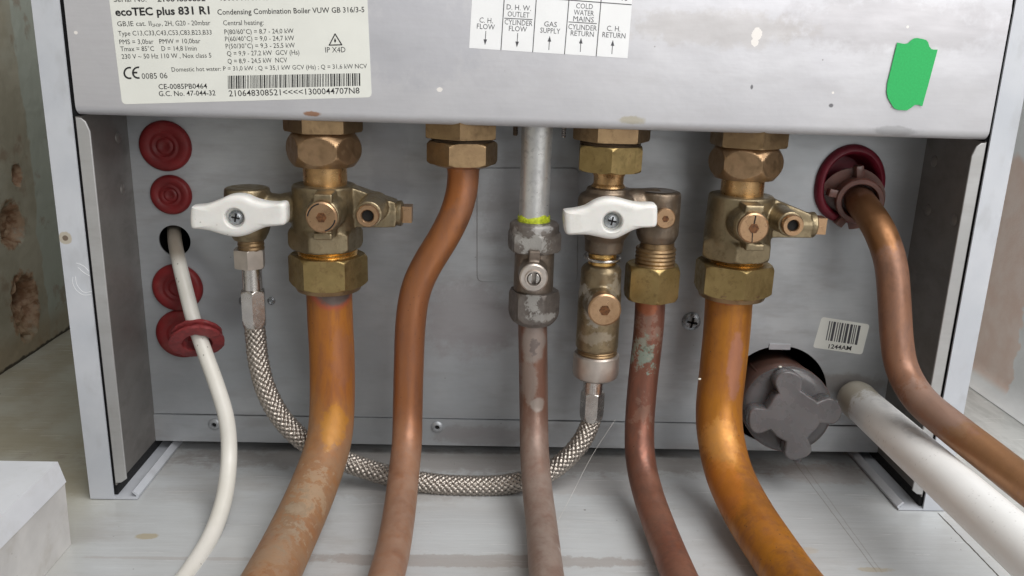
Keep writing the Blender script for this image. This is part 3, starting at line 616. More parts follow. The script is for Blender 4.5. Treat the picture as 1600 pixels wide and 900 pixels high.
# ------------------------------------------------------------------ rubber plugs
def plug(px, py, rx, label):
    c = P(px, py, YP); r_ = pxm(rx, px, py, YP); bm = bmesh.new()
    pr = [(0, r_), (.0010, r_ * 1.0), (.0022, r_ * .96), (.0030, r_ * .89), (.0032, r_ * .80), (.0030, r_ * .62), (.0026, r_ * .58), (.0025, r_ * .53), (.0030, r_ * .47), (.0030, r_ * .42), (.0022, r_ * .37), (.0020, r_ * .33), (.0026, r_ * .27), (.0026, r_ * .20), (.0021, r_ * .14), (.0020, .0001)]
    lathe(bm, pr, c, (0, -1, 0), 64, sq=(1, .97)); return tag(ob('rubber_plug', bm, M['red'], sharp=50), label, 'rubber plug', 'red rubber plugs on the back plate')
plug(259, 228, 40.5, 'large round red rubber plug at the top of the left row')
plug(268, 304, 32, 'smallest round red rubber plug, just above the cable hole')
plug(278, 449, 39, 'round red rubber plug just below the cable hole, crossed by the white cable')
plug(285, 521, 40, 'lowest red rubber plug, partly covered by the loose red grommet')
# loose grommet on the cable
c = P(308, 529, .422); ax_ = _n((.22, -.74, -.60)); ro = pxm(41, 308, 529, .422); bm = bmesh.new()
pr = [(.0030, ro * .56), (.0030, ro * .90), (.0026, ro), (.0012, ro * 1.0), (.0006, ro * .92), (.0004, ro * .80), (-.0016, ro * .78), (-.0018, ro * .90), (-.0022, ro * .93), (-.0034, ro * .92), (-.0038, ro * .84), (-.0038, ro * .60), (-.003, ro * .54), (.0026, ro * .53)]
lathe(bm, pr + [pr[0]], c, ax_, 64, False, False)
for v in bm.verts: v.co += Vector((mnoise.noise(v.co * 300), mnoise.noise(v.co * 300 + Vector((5, 5, 5))), mnoise.noise(v.co * 300 + Vector((9, 1, 3))))) * .0006
tag(ob('rubber_grommet', bm, M['red2'], sharp=45), 'loose worn red rubber grommet ring threaded on the white cable', 'grommet')
# cable
pts = [(272, 348, .476), (272, 362, .462), (274, 382, .450), (281, 415, .440), (292, 460, .431), (304, 505, .425), (318, 545, .419), (339, 603, .412), (354, 655, .408), (358, 710, .402), (351, 775, .384), (331, 835, .364), (296, 893, .338), (250, 950, .31), (190, 1010, .28)]
bm = bmesh.new(); tube(bm, smooth_path([P(*p) for p in pts], .0015, 6), lambda t, l: .00365 + .0006 * min(1, t * 1.6), 28)
tag(ob('cable', bm, M['cable'], sharp=60), 'dirty white round cable from the left hole down across the red plugs', 'cable')
# ------------------------------------------------------------------ copper pipes
def pipe(name, pts, r, mat, label, it=14, segs=56, rf=None):
    bm = bmesh.new(); tube(bm, smooth_path([P(*p) for p in pts], .0015, it), rf or r, segs)
    return tag(ob(name, bm, mat, sharp=60), label, 'pipe')
pipe('copper_pipe', [(514, 440, .42), (516, 500, .419), (519, 560, .417), (519, 640, .412), (514, 690, .403), (500, 735, .389), (478, 790, .366), (450, 850, .340), (425, 900, .316), (392, 960, .288), (350, 1030, .26)], .0117, M['c1'], 'thick amber copper pipe below the leftmost valve, dusty towards the bottom')
pipe('copper_pipe', [(723, 235, .42), (724, 262, .42), (723, 290, .419), (714, 328, .418), (694, 370, .417), (668, 412, .416), (650, 452, .416), (642, 500, .416), (639, 560, .416), (637, 640, .413), (636, 690, .405), (631, 740, .389), (624, 800, .365), (614, 860, .338), (604, 900, .318), (588, 960, .29), (570, 1030, .26)], .0079, M['c2'], 'thin brown copper pipe with a sideways kink, between the left valve and the steel pipe', 10,
     rf=lambda t, l: .0079 + .0022 * max(0, 1 - l / .011) ** 1.2)
pipe('copper_pipe', [(832, 490, .42), (833, 560, .419), (834, 640, .416), (835, 700, .406), (839, 760, .386), (846, 820, .360), (854, 900, .318), (862, 960, .292), (872, 1030, .262)], .0077, M['c3'], 'dull brown dust-covered copper pipe below the grey gas fitting')
pipe('copper_pipe', [(1017, 450, .42), (1013, 520, .419), (1004, 600, .417), (999, 670, .412), (1001, 720, .402), (1012, 770, .386), (1033, 830, .360), (1061, 900, .322), (1088, 960, .296), (1120, 1030, .27)], .0079, M['c4'], 'thin dark copper pipe with green corrosion patch, right of the second white handle')
pipe('copper_pipe', [(1140, 445, .42), (1136, 510, .419), (1129, 580, .417), (1123, 640, .413), (1127, 690, .404), (1141, 745, .388), (1168, 800, .366), (1200, 850, .343), (1238, 905, .318), (1280, 960, .290), (1335, 1030, .26)], .0122, M['c5'], 'thick golden copper pipe below the rightmost valve', rf=lambda t, l: .0122 - .0009 * max(0, t - .55) / .45)
pipe('copper_pipe', [(1338, 305, .466), (1342, 312, .452), (1352, 326, .437), (1373, 358, .421), (1391, 408, .410), (1397, 465, .404), (1401, 530, .398), (1410, 578, .391), (1438, 625, .375), (1488, 668, .355), (1543, 711, .335), (1608, 762, .312), (1700, 830, .284)], .0079, M['c6'], 'copper pipe leaving the open red grommet and bending away to the right', 10)
# steel gas pipe and yellow tape
GA = Ax(836, 290, YV)
bm = bmesh.new(); rev(bm, GA, [(186, 25), (219, 24.6), (223, 24), (270, 23.6), (350, 23.6)]); tag(ob('steel_pipe', bm, M['gas_steel'], sharp=60), 'straight grey steel gas pipe coming down from the panel', 'pipe')
bm = bmesh.new(); rr = []
for i in range(5):
    rr.append([])
    for k in range(60):
        th = k * 2 * math.pi / 60; n_ = mnoise.noise(Vector((math.cos(th) * 2.2, math.sin(th) * 2.2, i * .2)))
        z = GA.z(351) + (GA.z(337.5) - GA.z(351)) * i / 4 * (1 + .6 * n_); r_ = GA.m(24.6, 345) * (1.0 + (.03 if i < 4 else .01) + .025 * mnoise.noise(Vector((th * 4, i * 1.3, 2))))
        rr[-1].append(Vector((GA.X + r_ * math.sin(th), GA.Y - r_ * math.cos(th), z)))
rings(bm, rr); tag(ob('sealing_tape', bm, M['yellow'], sharp=60), 'crumpled yellow sealing tape wrapped round the bottom of the steel pipe', 'tape')
# ------------------------------------------------------------------ valves
def part(name, mat, parent, fn, sharp=32): bm = bmesh.new(); fn(bm); return ob(name, bm, M[mat], parent, sharp)
def top_hex(root, ax, y0, y1, Rc, al): part('top_hex', 'brass_top', root, lambda b: hexn(b, ax, y0, y1, Rc, al, (0, 1), (.12, .97)))
def ringthread(root, ax, y0, y1, hw, mat='brass_gold', n=3):
    rows = []
    for k in range(n): a = y0 + (y1 - y0) * k / n; b = y0 + (y1 - y0) * (k + .5) / n; rows += [(a, hw * .955), (b, hw)]
    rows.append((y1, hw * .955)); part('thread_ring', mat, root, lambda bm_: rev(bm_, ax, rows))
def spindle(root, px, py, r_, Yf, Yb, mat='brass_pin', hexhole=True, slot=True):
    c = P(px, py, Yf); rr_ = pxm(r_, px, py, Yf); L = Yb - Yf
    sp = part('spindle', mat, root, lambda b: lathe(b, [(0, .0001), (0, rr_ * .32), (0.0, rr_ * .9), (.0006, rr_), (.0026, rr_), (.003, rr_ * .86), (L, rr_ * .86)][::1], c, (0, 1, 0), 48))
    def hh(b):
        lathe(b, [(0, rr_ * .34), (.0005, rr_ * .34)], c + Vector((0, -.0003, 0)), (0, 1, 0), 6)
    so = part('hex_socket', 'socket', sp, hh)
    return sp
def service_valve(root, cx_top, cx, dy, side_plug_px, mirror=False, al=45):
    """shared casting of the two isolating valves; rows shifted by dy px"""
    ax = Ax(cx, 330 + dy, YV)
    return ax
def body_casting(root, ax, y_top, y_sh, y_mid, y_bot, hw, px_arm_end, py_arm, spout, spindle_c, web, extra=None, base_al=45):
    b = bmesh.new()
    rev(b, ax, [(y_top, hw * .90), (y_top + 1, hw * .97), (y_top + 3, hw), (y_mid, hw * 1.03), (y_mid + 3, hw)])
    hexn(b, ax, y_mid - 4, y_bot, hw * 1.16, base_al, (.25, .90), (.25, .90))
    X_, Y_ = ax.X, ax.Y
    e_ = P(px_arm_end, py_arm, Y_); z_ = e_.z; rA = pxm(20.5, px_arm_end, py_arm, Y_)
    lathe(b, [(0, rA * 1.05), (abs(e_.x - X_), rA * .95)], (X_, Y_, z_), (1, 0, 0), 40)
    w0 = [P(x, y, Y_) for x, y in web]; th = .0060
    rings(b, [[Vector((q.x, Y_ - th + k * 2 * th, q.z)) for q in w0] for k in (0, 1)])
    s = P(spout[0], spout[1], spout[3]); rs = pxm(spout[2], spout[0], spout[1], spout[3])
    lathe(b, [(.004, rs * 1.18), (Y_ - spout[3], rs * 1.3)], s, (0, 1, 0), 32)
    sp = P(spindle_c[0], spindle_c[1], spindle_c[3]); rp_ = pxm(spindle_c[2], spindle_c[0], spindle_c[1], spindle_c[3])
    lathe(b, [(.0032, rp_ * 1.02), (.0055, rp_ * 1.18), (Y_ - spindle_c[3], rp_ * 1.3)], sp, (0, 1, 0), 40)
    for sg in (-1, 1):
        q = P(spindle_c[0] + 2, spindle_c[1] + sg * (spindle_c[2] + 6), spindle_c[3] + .003); w_ = pxm(15, *q[:0] or (spindle_c[0], spindle_c[1], spindle_c[3])); h_ = w_ * .36
        box(b, q.x - w_, q.x + w_, q.y, q.y + .012, q.z - h_, q.z + h_)
    if extra: extra(b)
    cast('valve_body', b, M['brass_cast'], root, .00055, 4)
    # drain spout
    spo = part('drain_spout', 'brass_pin', root, lambda b_: lathe(b_, [(.0075, rs * .52), (.0006, rs * .52), (0, rs * .60), (0, rs * .92), (.0008, rs), (.0028, rs), (.0032, rs * .88), (.006, rs * .88)], s, (0, 1, 0), 40, True, True))
    part('spout_bore', 'dark', spo, lambda b_: lathe(b_, [(0, rs * .50), (.0003, rs * .50)], s + Vector((0, .0022, 0)), (0, 1, 0), 24))
    spindle(root, *spindle_c[:3], spindle_c[3], Y_ - .004)
    # end collar and square plug
    part('end_collar', 'brass_cast', root, lambda b_: lathe(b_, [(0, rA * .9), (.0016, rA * .98), (.0030, rA * .98), (.0038, rA * .84), (.0042, rA * .6)], e_ - Vector((.0012, 0, 0)), (1, 0, 0), 40))
    h_ = rA * .62
    def sqp(b_): box(b_, e_.x + .002, e_.x + .0072, Y_ - h_, Y_ + h_, z_ - h_, z_ + h_); bev(b_, .0004)
    part('square_plug', 'brass_pin', root, sqp)
# --- left valve (heating flow) with the filling branch
V1 = empty('isolating_valve', P(512, 448, YV), 'leftmost brass valve, with a side branch, over the thick amber pipe', 'valve', 'brass isolating valves')
a1 = Ax(505, 195, YV); b1 = Ax(508, 330, YV); n1 = Ax(513, 420, YV)
top_hex(V1, a1, 178, 205, 61, -20)
ringthread(V1, a1, 204, 213, 46)
part('union_nut', 'brass_union', V1, lambda b: hexn(b, Ax(506, 232, YV), 206, 258, 59, 30, (.46, .80), (.46, .80)), 9)
part('neck', 'brass_neck', V1, lambda b: rev(b, Ax(508, 272, YV), [(255, 34), (280, 34), (288, 33)]))
def v1x(b):
    eb = Ax(388, 330, YV)
    rev(b, eb, [(292, 30), (294, 34), (300, 35), (345, 35), (362, 30), (374, 24)])
    q = P(388, 322, YV); r_ = pxm(22, 430, 322, YV)
    lathe(b, [(0, r_ * 1.1), (.010, r_), (.016, r_ * .93), (.021, r_ * 1.1), (.034, r_ * 1.35)], q, (1, 0, 0), 40)
    q = P(369, 340, .398); lathe(b, [(0, pxm(22, 369, 340, .398)), (.02, pxm(26, 369, 340, .398))], q, (0, 1, 0), 32)
body_casting(V1, b1, 287, 300, 358, 387, 50, 622, 333, (574, 338, 18, .389), (502, 340, 24.5, .3905), [(545, 288), (620, 314), (620, 352), (545, 352)], v1x)
ringthread(V1, n1, 385, 399, 46)
part('compression_nut', 'brass_nut', V1, lambda b: hexn(b, n1, 396, 443, 61, -26, (.12, .92), (.10, .90)))
part('nut_ring', 'brass_top', V1, lambda b: rev(b, n1, [(440, 52), (446, 51), (450, 49), (451, 40)]))
def butterfly(root, outline, hole, hr, sc, sr, Yf, th=.0090):
    """moulded handle with a screw sunk in its middle"""
    h = P(*hole, Yf); h = Vector((h.x, h.z))
    lo = cat2([Vector(((q := P(x, y, Yf)).x, q.z)) for x, y in outline], 6); m_ = len(lo)
    nr = []
    for i in range(m_):
        t = (lo[(i + 1) % m_] - lo[i - 1]).normalized(); n_ = Vector((t.y, -t.x))
        if n_.dot(lo[i] - h) < 0: n_ = -n_
        nr.append(n_)
    r0 = pxm(hr, *hole, Yf); b = bmesh.new()
    def ring(off, y):
        o_ = []
        for i in range(m_):
            d = (lo[i] - h).normalized(); q = lo[i] - d * off / max(.38, nr[i].dot(d)); o_.append(Vector((q.x, y, q.y)))
        return o_
    def cring(r_, y): return [Vector((h.x + (d := (lo[i] - h).normalized()).x * r_, y, h.y + d.y * r_)) for i in range(m_)]
    rs = [cring(r0, Yf + .005), cring(r0, Yf + .0005), cring(r0 + .0003, Yf + .0001), cring(r0 + .0007, Yf), cring(r0 + .0011, Yf)]
    rs += [ring(.0030, Yf), ring(.0024, Yf), ring(.0012, Yf + .0003), ring(.0004, Yf + .0009), ring(0, Yf + .0019), ring(-.0002, Yf + th - .0012), ring(.0004, Yf + th - .0003), ring(.0016, Yf + th), cring(r0, Yf + th), cring(r0, Yf + .005)]
    rings(b, rs, False, False); bmesh.ops.remove_doubles(b, verts=b.verts, dist=1e-7)
    hd = ob('handle', b, M['handle'], root, 50); h = P(*hole, Yf)
    def fl_(b): lathe(b, [(0, pxm(hr + 1.5, *hole, Yf)), (.004, pxm(hr + 1.5, *hole, Yf))], Vector((h.x, Yf + .0048, h.z)), (0, 1, 0), 40)
    part('handle_floor', 'handle', hd, fl_)
    s = P(*sc, Yf + .0035); screw('screw', s + Vector((0, .0014, 0)), (0.05, -1, .05), pxm(sr, *sc, Yf), M['steel'], hd)
butterfly(V1, [(297, 326), (300, 324), (318, 322), (338, 315), (354, 308), (368, 306), (382, 308), (396, 314), (412, 318), (428, 319), (440, 318), (445, 322), (446, 332), (446, 345), (443, 352), (432, 354), (414, 356), (399, 362), (385, 368), (370, 371), (356, 370), (340, 366), (324, 361), (308, 359), (299, 358), (296, 352), (295.5, 338)], (366, 341), 15.5, (368, 340.5), 12, .3860)
# flexible hose fittings
def hose_end(root, ax, y0, y1, hwt, y2, hwf, al):
    part('tail', 'chrome', root, lambda b: rev(b, ax, [(y0, hwt), (y1, hwt)]))
    part('ferrule', 'chrome', root, lambda b: hexn(b, ax, y1 - 1, y2, hwf * 1.1, al, (.10, .80), (.22, .86)), 25)
ringthread(V1, Ax(392, 380, YV), 372, 390, 20.5, 'brass_top', 3)
H1 = empty('braided_hose', P(655, 760, .412), 'braided steel filling hose looping behind the pipes from the left valve to the middle valve', 'hose')
part('hose_nut', 'nickel', H1, lambda b: hexn(b, Ax(390, 402, YV), 388, 417, 25, 8, (.08, .95), (.08, .95)))
hose_end(H1, Ax(394, 434, YV), 414, 452, 15, 509, 18, 10)
for a0_, a1_, r0_ in ((100, 175, 20.5), (-75, -10, 20.5)):
    bm = bmesh.new(); ringpoly(bm, (502, 340), r0_, r0_ + 2.2, a0_, a1_, .3905, .0001); ob('crescent_slot', bm, M['dark'], V1, flat=True)
# --- right valve (heating return)
V5 = empty('isolating_valve', P(1146, 460, YV), 'rightmost brass valve with a side drain spout, over the thick golden pipe', 'valve', 'brass isolating valves')
top_hex(V5, Ax(1170, 215, YV), 195, 228, 60, 4)
ringthread(V5, Ax(1167, 228, YV), 226, 234, 46)
part('union_nut', 'brass_union', V5, lambda b: hexn(b, Ax(1165, 252, YV), 227, 278, 57, 10, (.46, .80), (.46, .80)), 9)
part('neck', 'brass_neck', V5, lambda b: rev(b, Ax(1160, 292, YV), [(275, 33), (300, 33), (306, 32)]))
body_casting(V5, Ax(1154, 345, YV), 303, 316, 374, 401, 50, 1265, 351, (1240, 353, 17, .390), (1178, 357, 24, .3905), [(1195, 304), (1262, 332), (1262, 368), (1195, 368)])
for q0_, q1_, w_ in (((1181, 337), (1178, 352), 1.1), ((1176, 361), (1175, 379), .8)):
    bm = bmesh.new(); a = Vector(q0_); b_ = Vector(q1_); d = (b_ - a).normalized(); nn = Vector((-d.y, d.x)) * w_
    quad(bm, [a - nn, b_ - nn, b_ + nn, a + nn], .3905, .0001); ob('slot', bm, M['dark'], V5, flat=True)
n5 = Ax(1146, 430, YV)
ringthread(V5, Ax(1151, 405, YV), 399, 413, 42)
part('compression_nut', 'brass_nut', V5, lambda b: hexn(b, n5, 409, 455, 61, 1, (.12, .92), (.10, .90)))
part('nut_ring', 'brass_top', V5, lambda b: rev(b, n5, [(450, 53), (457, 52), (462, 50), (463, 40)]))
# --- hot water union
V2 = empty('pipe_union', P(722, 258, YV), 'brass union nut under the panel at the top of the kinked thin pipe', 'pipe fitting')
top_hex(V2, Ax(721, 202, YV), 185, 214, 62, 0)
ringthread(V2, Ax(722, 215, YV), 213, 222, 49, 'old_brass')
part('union_nut', 'brass_top', V2, lambda b: hexn(b, Ax(722.5, 238, YV), 220, 255, 56, -19, (.15, .90), (.12, .93)))
part('nut_ring', 'brass_pin', V2, lambda b: rev(b, Ax(722, 256, YV), [(250, 48), (256, 46), (259, 40), (261, 30)]))
# --- gas cock
V3 = empty('gas_cock', P(833, 505, YV), 'dark grey crusted gas cock with a slotted disc, below the steel pipe', 'valve')
g3 = Ax(835, 400, YV)
part('top_collar', 'gas_nut', V3, lambda b: rev(b, Ax(835, 352, YV), [(345, 30), (347, 36), (350, 38.5), (362, 39), (366, 37)]), 40)
part('upper_nut', 'gas_nut', V3, lambda b: hexn(b, Ax(835, 376, YV), 361, 390, 43, 12, (.15, .93), (.15, .93)))
b = bmesh.new(); rev(b, g3, [(388, 30), (394, 31), (408, 31), (452, 31), (456, 28)])
q = P(834, 435, .399); r_ = pxm(22, 834, 435, .399); lathe(b, [(.001, r_ * 1.0), (.012, r_ * 1.1)], q, (0, 1, 0), 40)
q = P(835, 405, .404); box(b, q.x - .0028, q.x + .0028, q.y, q.y + .01, q.z - .004, q.z + .004)
cast('valve_body', b, M['gas_body'], V3, .0005, 3)
part('lower_nut', 'gas_nut', V3, lambda b: hexn(b, Ax(834, 480, YV), 452, 500, 40, 20, (.20, .93), (.30, .82)))
part('lower_ring', 'gas_nut', V3, lambda b: rev(b, Ax(834, 502, YV), [(496, 33), (503, 29), (505, 25)]))
def slotted(b):
    c = P(834, 435, .3965); r_ = pxm(22.5, 834, 435, .3965)
    lathe(b, [(-.0, r_ * .45), (-.0014, r_ * .5), (-.0014, r_ * .58), (.0002, r_ * .62), (.0002, r_ * .9), (.0008, r_), (.0028, r_)], c, (0, 1, 0), 48, False, True)
disc = part('index_disc', 'nickel', V3, slotted)
c = P(834, 435, .3962); r_ = pxm(10, 834, 435, .3962)
for s in (-1, 1):
    bm = bmesh.new(); lp = [(c.x + s * (.0010 + 0), c.z + r_ * .8), (c.x + s * .0010, c.z - r_ * .8)] + [(c.x + s * (.0010 + r_ * .62 * math.sin(a)), c.z - r_ * .8 * math.cos(a)) for a in [math.pi * k / 8 for k in range(1, 8)]]
    bm.free(); link('slotted_stem', slab([lp if s > 0 else lp[::-1]], c.y - .0006, .002, .0003), M['chrome'], disc, 40)
# --- cold water valve group
V4 = empty('cold_water_valve', P(935, 590, YV), 'tarnished brass twin-barrel valve group in the middle right, carrying a white handle', 'valve')
top_hex(V4, Ax(956, 210, YV), 190, 219, 61, -28)
ringthread(V4, Ax(954, 220, YV), 217, 229, 48, 'old_brass')
part('union_nut', 'brass_nut', V4, lambda b: hexn(b, Ax(953, 247, YV), 226, 266, 55, -5, (.15, .93), (.12, .90)))
part('neck', 'brass_neck', V4, lambda b: rev(b, Ax(951, 280, YV), [(262, 40), (268, 27), (276, 23.5), (286, 23.5), (291, 27), (296, 29)]))
b = bmesh.new(); k4 = Ax(948, 330, YV)
rev(b, k4, [(291, 26), (293, 33), (299, 34), (305, 43), (312, 46), (340, 46), (362, 38), (374, 30), (393, 28)])
br = Ax(1029, 335, YV); rev(b, br, [(298, 27), (300, 32), (308, 33), (365, 33), (372, 30), (378, 27)])
q0, q1 = P(948, 320, YV), P(1029, 320, YV); lathe(b, [(0, .0085), ((q1 - q0).length, .0085)], q0, q1 - q0, 32)
q = P(957, 345, .400); lathe(b, [(0, .007), (.02, .0085)], q, (0, 1, 0), 32)
cast('valve_body', b, M['old_brass'], V4, .00055, 5)
spindle(V4, 1040, 342, 16, .4035, YV - .004)
part('barrel_end', 'gas_nut', V4, lambda b: rev(b, Ax(1029, 300, YV), [(297.2, 27), (297.0, 24), (298.5, 22), (299, 10)], cap0=True))
ov = [(882, 334), (885, 331), (900, 329), (916, 325), (930, 317), (944, 312), (957, 311), (970, 313), (984, 317), (1000, 320), (1015, 320), (1025, 321), (1028, 326), (1028, 342), (1027, 352), (1022, 356), (1005, 357), (990, 361), (976, 368), (962, 374), (948, 374), (934, 371), (918, 368), (902, 368), (889, 368), (884, 364), (882, 350)]
butterfly(V4, ov, (957, 347), 16, (956, 345.5), 12.5, .3870)
part('branch_thread', 'brass_top', V4, lambda b: rev(b, Ax(1027, 380, YV), [(375, 26), (388, 27)]))
ringthread(V4, Ax(1024, 400, YV), 386, 416, 31.5, 'brass_top', 5)
part('branch_nut', 'brass_nut', V4, lambda b: hexn(b, Ax(1018, 438, YV), 412, 465, 44, 3, (.16, .88), (.14, .93)))
part('neck', 'old_brass', V4, lambda b: rev(b, Ax(942, 385, YV), [(370, 29), (391, 28), (394, 24)]))
cx4 = Ax(941, 403, YV); bm = bmesh.new(); r_ = cx4.m(27, 403); zz_ = cx4.z(403)
tube(bm, [Vector((cx4.X + r_ * math.sin(a), cx4.Y - r_ * math.cos(a), zz_ + (.0008 if a < -1 else 0))) for a in [R(-150 + 300 * k / 40) for k in range(41)]], .0009, 12)
ob('wire_clip', bm, M['chrome'], V4)
ringthread(V4, cx4, 393, 414, 22, 'brass_gold', 2)
b = bmesh.new(); c4 = Ax(936, 480, YV)
rev(b, c4, [(411, 22), (414, 27), (420, 31.5), (450, 32), (458, 33.5), (540, 33), (544, 31)])
q = P(944, 485, .398); lathe(b, [(.0018, .0076), (.02, .0096)], q, (0, 1, 0), 40)
cast('check_valve_body', b, M['check_brass'], V4, .00055, 4)
spindle(V4, 945, 485, 26, .3945, YV - .004)
ringthread(V4, Ax(933, 548, YV), 543, 556, 31, 'brass_top', 3)
kn = Ax(931, 570, YV)
def knurl(b):
    rr = []
    for py, hw in ((551, 33), (553, 35.5), (556, 36), (580, 36), (585, 34.5), (589, 29), (590, 20)):
        z = kn.z(py); ring = []
        for k in range(144):
            r_ = kn.m(hw * (1 - (.008 if k % 2 and 555 < py < 582 else 0)), py); a = k * 2 * math.pi / 144; ring.append(Vector((kn.X + r_ * math.sin(a), kn.Y - r_ * math.cos(a), z)))
        rr.append(ring)
    rings(b, rr)
part('hose_collar', 'nickel', V4, knurl)
hose_end(H1, Ax(927, 600, YV), 588, 611, 16, 655, 17, 20)
# braided hose, every strand standing in relief
pts = [(397, 500, YV), (400, 530, .4195), (404, 565, .418), (416, 610, .416), (441, 655, .415), (480, 692, .415), (530, 717, .415), (590, 738, .4145), (650, 752, .413), (720, 759, .412), (790, 757, .412), (848, 742, .413), (885, 717, .415), (910, 688, .417), (923, 660, YV), (927, 645, YV)]
NS = 10; PIT = .0170
HV = []
def braid(l, v, p): h = braid_(l, v); HV.append(h); return h
def braid_(l, v):
    a = l / PIT * NS / 2 + v * NS; b_ = l / PIT * NS / 2 - v * NS
    # two families of bands crossing over and under
    ia, ib = math.floor(a), math.floor(b_); fa, fb = a - ia - .5, b_ - ib - .5
    ha = max(0, 1 - (abs(fa) / .44) ** 2.6); hb = max(0, 1 - (abs(fb) / .44) ** 2.6)
    up = math.cos(math.pi * fb) ; un = math.cos(math.pi * fa)
    if (ia + ib) % 2: h = max(ha * (.55 + .45 * up), hb * .45)
    else: h = max(hb * (.55 + .45 * un), ha * .45)
    return h * .00105 + .00018 * math.sin(math.pi * 10 * ((a if (ia + ib) % 2 else b_))) * (h > .3)
bm = bmesh.new(); tube(bm, smooth_path([P(*p) for p in pts], .00033, 60), lambda t, l: .0043 + .0004 * math.sin(math.pi * min(1, max(0, t))), 96, braid)
m = Mt('braid_relief'); M['braid'] = m.out(m.mix(m.rng(m.noise(500, 3), .3, .7), (.40, .36, .32), (.52, .47, .42)), .34, .9, m.bump(m.noise(2500, 2), .4, .0003))
bmesh.ops.recalc_face_normals(bm, faces=bm.faces)
hl = [0.] * len(bm.verts); bm.verts.index_update(); me = bpy.data.meshes.new('b')
for f_ in bm.faces: f_.material_index = 0 if len(f_.verts) > 4 or sum(HV[min(v_.index, len(HV) - 1)] for v_ in f_.verts) > 4 * .00030 else 1
bm.to_mesh(me); bm.free(); link('braided_sleeve', me, [M['braid'], M['hosecore']], H1, 80)
# ------------------------------------------------------------------ open grommet with plastic bush
bm = bmesh.new(); r_ = .0194
pr = [(.012, r_ * .1), (.012, r_ * .66), (.008, r_ * .74), (.0, r_ * .78), (-.0030, r_ * .82), (-.0042, r_ * .88), (-.0040, r_ * .97), (-.0022, r_ * 1.04), (0, r_ * 1.05)]
lathe(bm, pr, grc, (0, 1, 0), 64, True, False, sq=(.94, 1.06))
for v in bm.verts:
    d = v.co - grc
    if d.x < 0: v.co.x -= .0016 * max(0, -d.z / r_)
tag(ob('open_grommet', bm, M['plum'], sharp=50), 'open wine red rubber grommet round the far right copper pipe', 'grommet')
BU = empty('pipe_bush', P(1342, 312, .447), 'translucent brownish plastic bush with small tabs inside the open red grommet', 'bush')
dr = _n(P(1352, 326, .437) - P(1338, 305, .466)); cb = P(1340, 309, .452); rb = pxm(36, 1342, 312, .447)
part('ring', 'clear', BU, lambda b: lathe(b, [(0, rb * .98), (.009, rb), (.0098, rb * .95), (.0098, rb * .78), (.009, rb * .74), (0, rb * .74), (0, rb * .98)], cb - dr * .001, dr, 48, False, False), 40)
part('flange', 'clear', BU, lambda b: lathe(b, [(0, rb * .8), (0, rb * 1.38), (.0012, rb * 1.38), (.0012, rb * .8)], cb - dr * .002 + Vector((-.003, 0, -.001)), dr, 40), 40)
for ang in (100, 170, 235, 300):
    a = R(ang); u = Vector((math.cos(a), 0, math.sin(a))); q = cb + u * rb * 1.12
    def tb(b, q=q, a=a): box(b, -.0022, .0042, -.005, .0, -.0021, .0021, Matrix.Translation(q) @ Matrix.Rotation(-a, 4, 'Y')); bev(b, .0004)
    part('tab', 'clear', BU, tb)
# ------------------------------------------------------------------ condensate trap
TR = empty('condensate_trap', P(1225, 640, .43), 'smoky plastic trap cap with four lobes poking out of the round opening', 'trap')
q0 = P(1200, 606, .480); q1 = P(1238, 648, .416); td = (q1 - q0).normalized(); rt2 = pxm(70, 1240, 652, .416)
L = (q1 - q0).length
part('trap_body', 'trapbody', TR, lambda b: lathe(b, [(-.02, rt2 * .97), (L - .022, rt2 * .98), (L - .0215, rt2 * 1.0), (L - .0125, rt2 * 1.0)], q0, td, 64))
part('screw_cap', 'trapcap', TR, lambda b: lathe(b, [(L - .020, rt2 * .99), (L - .013, rt2 * 1.0), (L - .0110, rt2 * .97), (L - .0100, rt2 * .90), (L - .0096, rt2 * .78), (L - .0096, rt2 * .4), (L - .0096, .0002)], q0, td, 64), 40)
u = td.cross(Vector((0, 0, 1))).normalized(); w_ = u.cross(td)
lp = []
for k in range(160):
    a = k * 2 * math.pi / 160; lob = math.cos(2 * (a - R(70)))
    lob = abs(lob) ** .8 * 1; cq = math.cos(4 * (a - R(102))); r_ = rt2 * (.60 + .41 * (max(0, cq) ** .24) - .03 * max(0, -cq)) * (1 + .02 * math.sin(3 * a + 1) + .012 * math.sin(11 * a))
    lp.append((r_ * math.cos(a), r_ * math.sin(a)))
me = curve_mesh([lp], .0125, .0009); mt = Matrix.Identity(4)
for i, v in enumerate((-u, td, w_)):
    for j in range(3): mt[j][i] = v[j]
mt.translation = q0 + td * (L - .0030); me.transform(mt)
link('lobed_grip', me, M['trapcap'], TR, 50)
part('moulding_nub', 'trapcap', TR, lambda b: lathe(b, [(0, .0026), (.0030, .0020), (.0040, .0006)], q0 + td * (L - .0015) - w_ * rt2 * .95 - u * rt2 * .20, -w_, 16))
part('side_nub', 'trapcap', TR, lambda b: lathe(b, [(0, .0022), (.0024, .0019), (.003, .0006)], q0 + td * (L - .009) - u * rt2 * .95 + w_ * .006, -u, 16))
bm = bmesh.new(); sd = [q0 + td * t + (w_ * .62 - u * -.55).normalized() * rt2 * .955 for t in (.0, L - .016)]
tube(bm, sd, .0009, 10); ob('seam', bm, M['trapbody'], TR)
bm = bmesh.new(); q = P(1218, 541, YP); box(bm, q.x - .0062, q.x + .0062, YP - .0008, YP + .0005, q.z - .0018, q.z + .0015); bev(bm, .0003); ob('plate_tab', bm, M['panel'], BO)
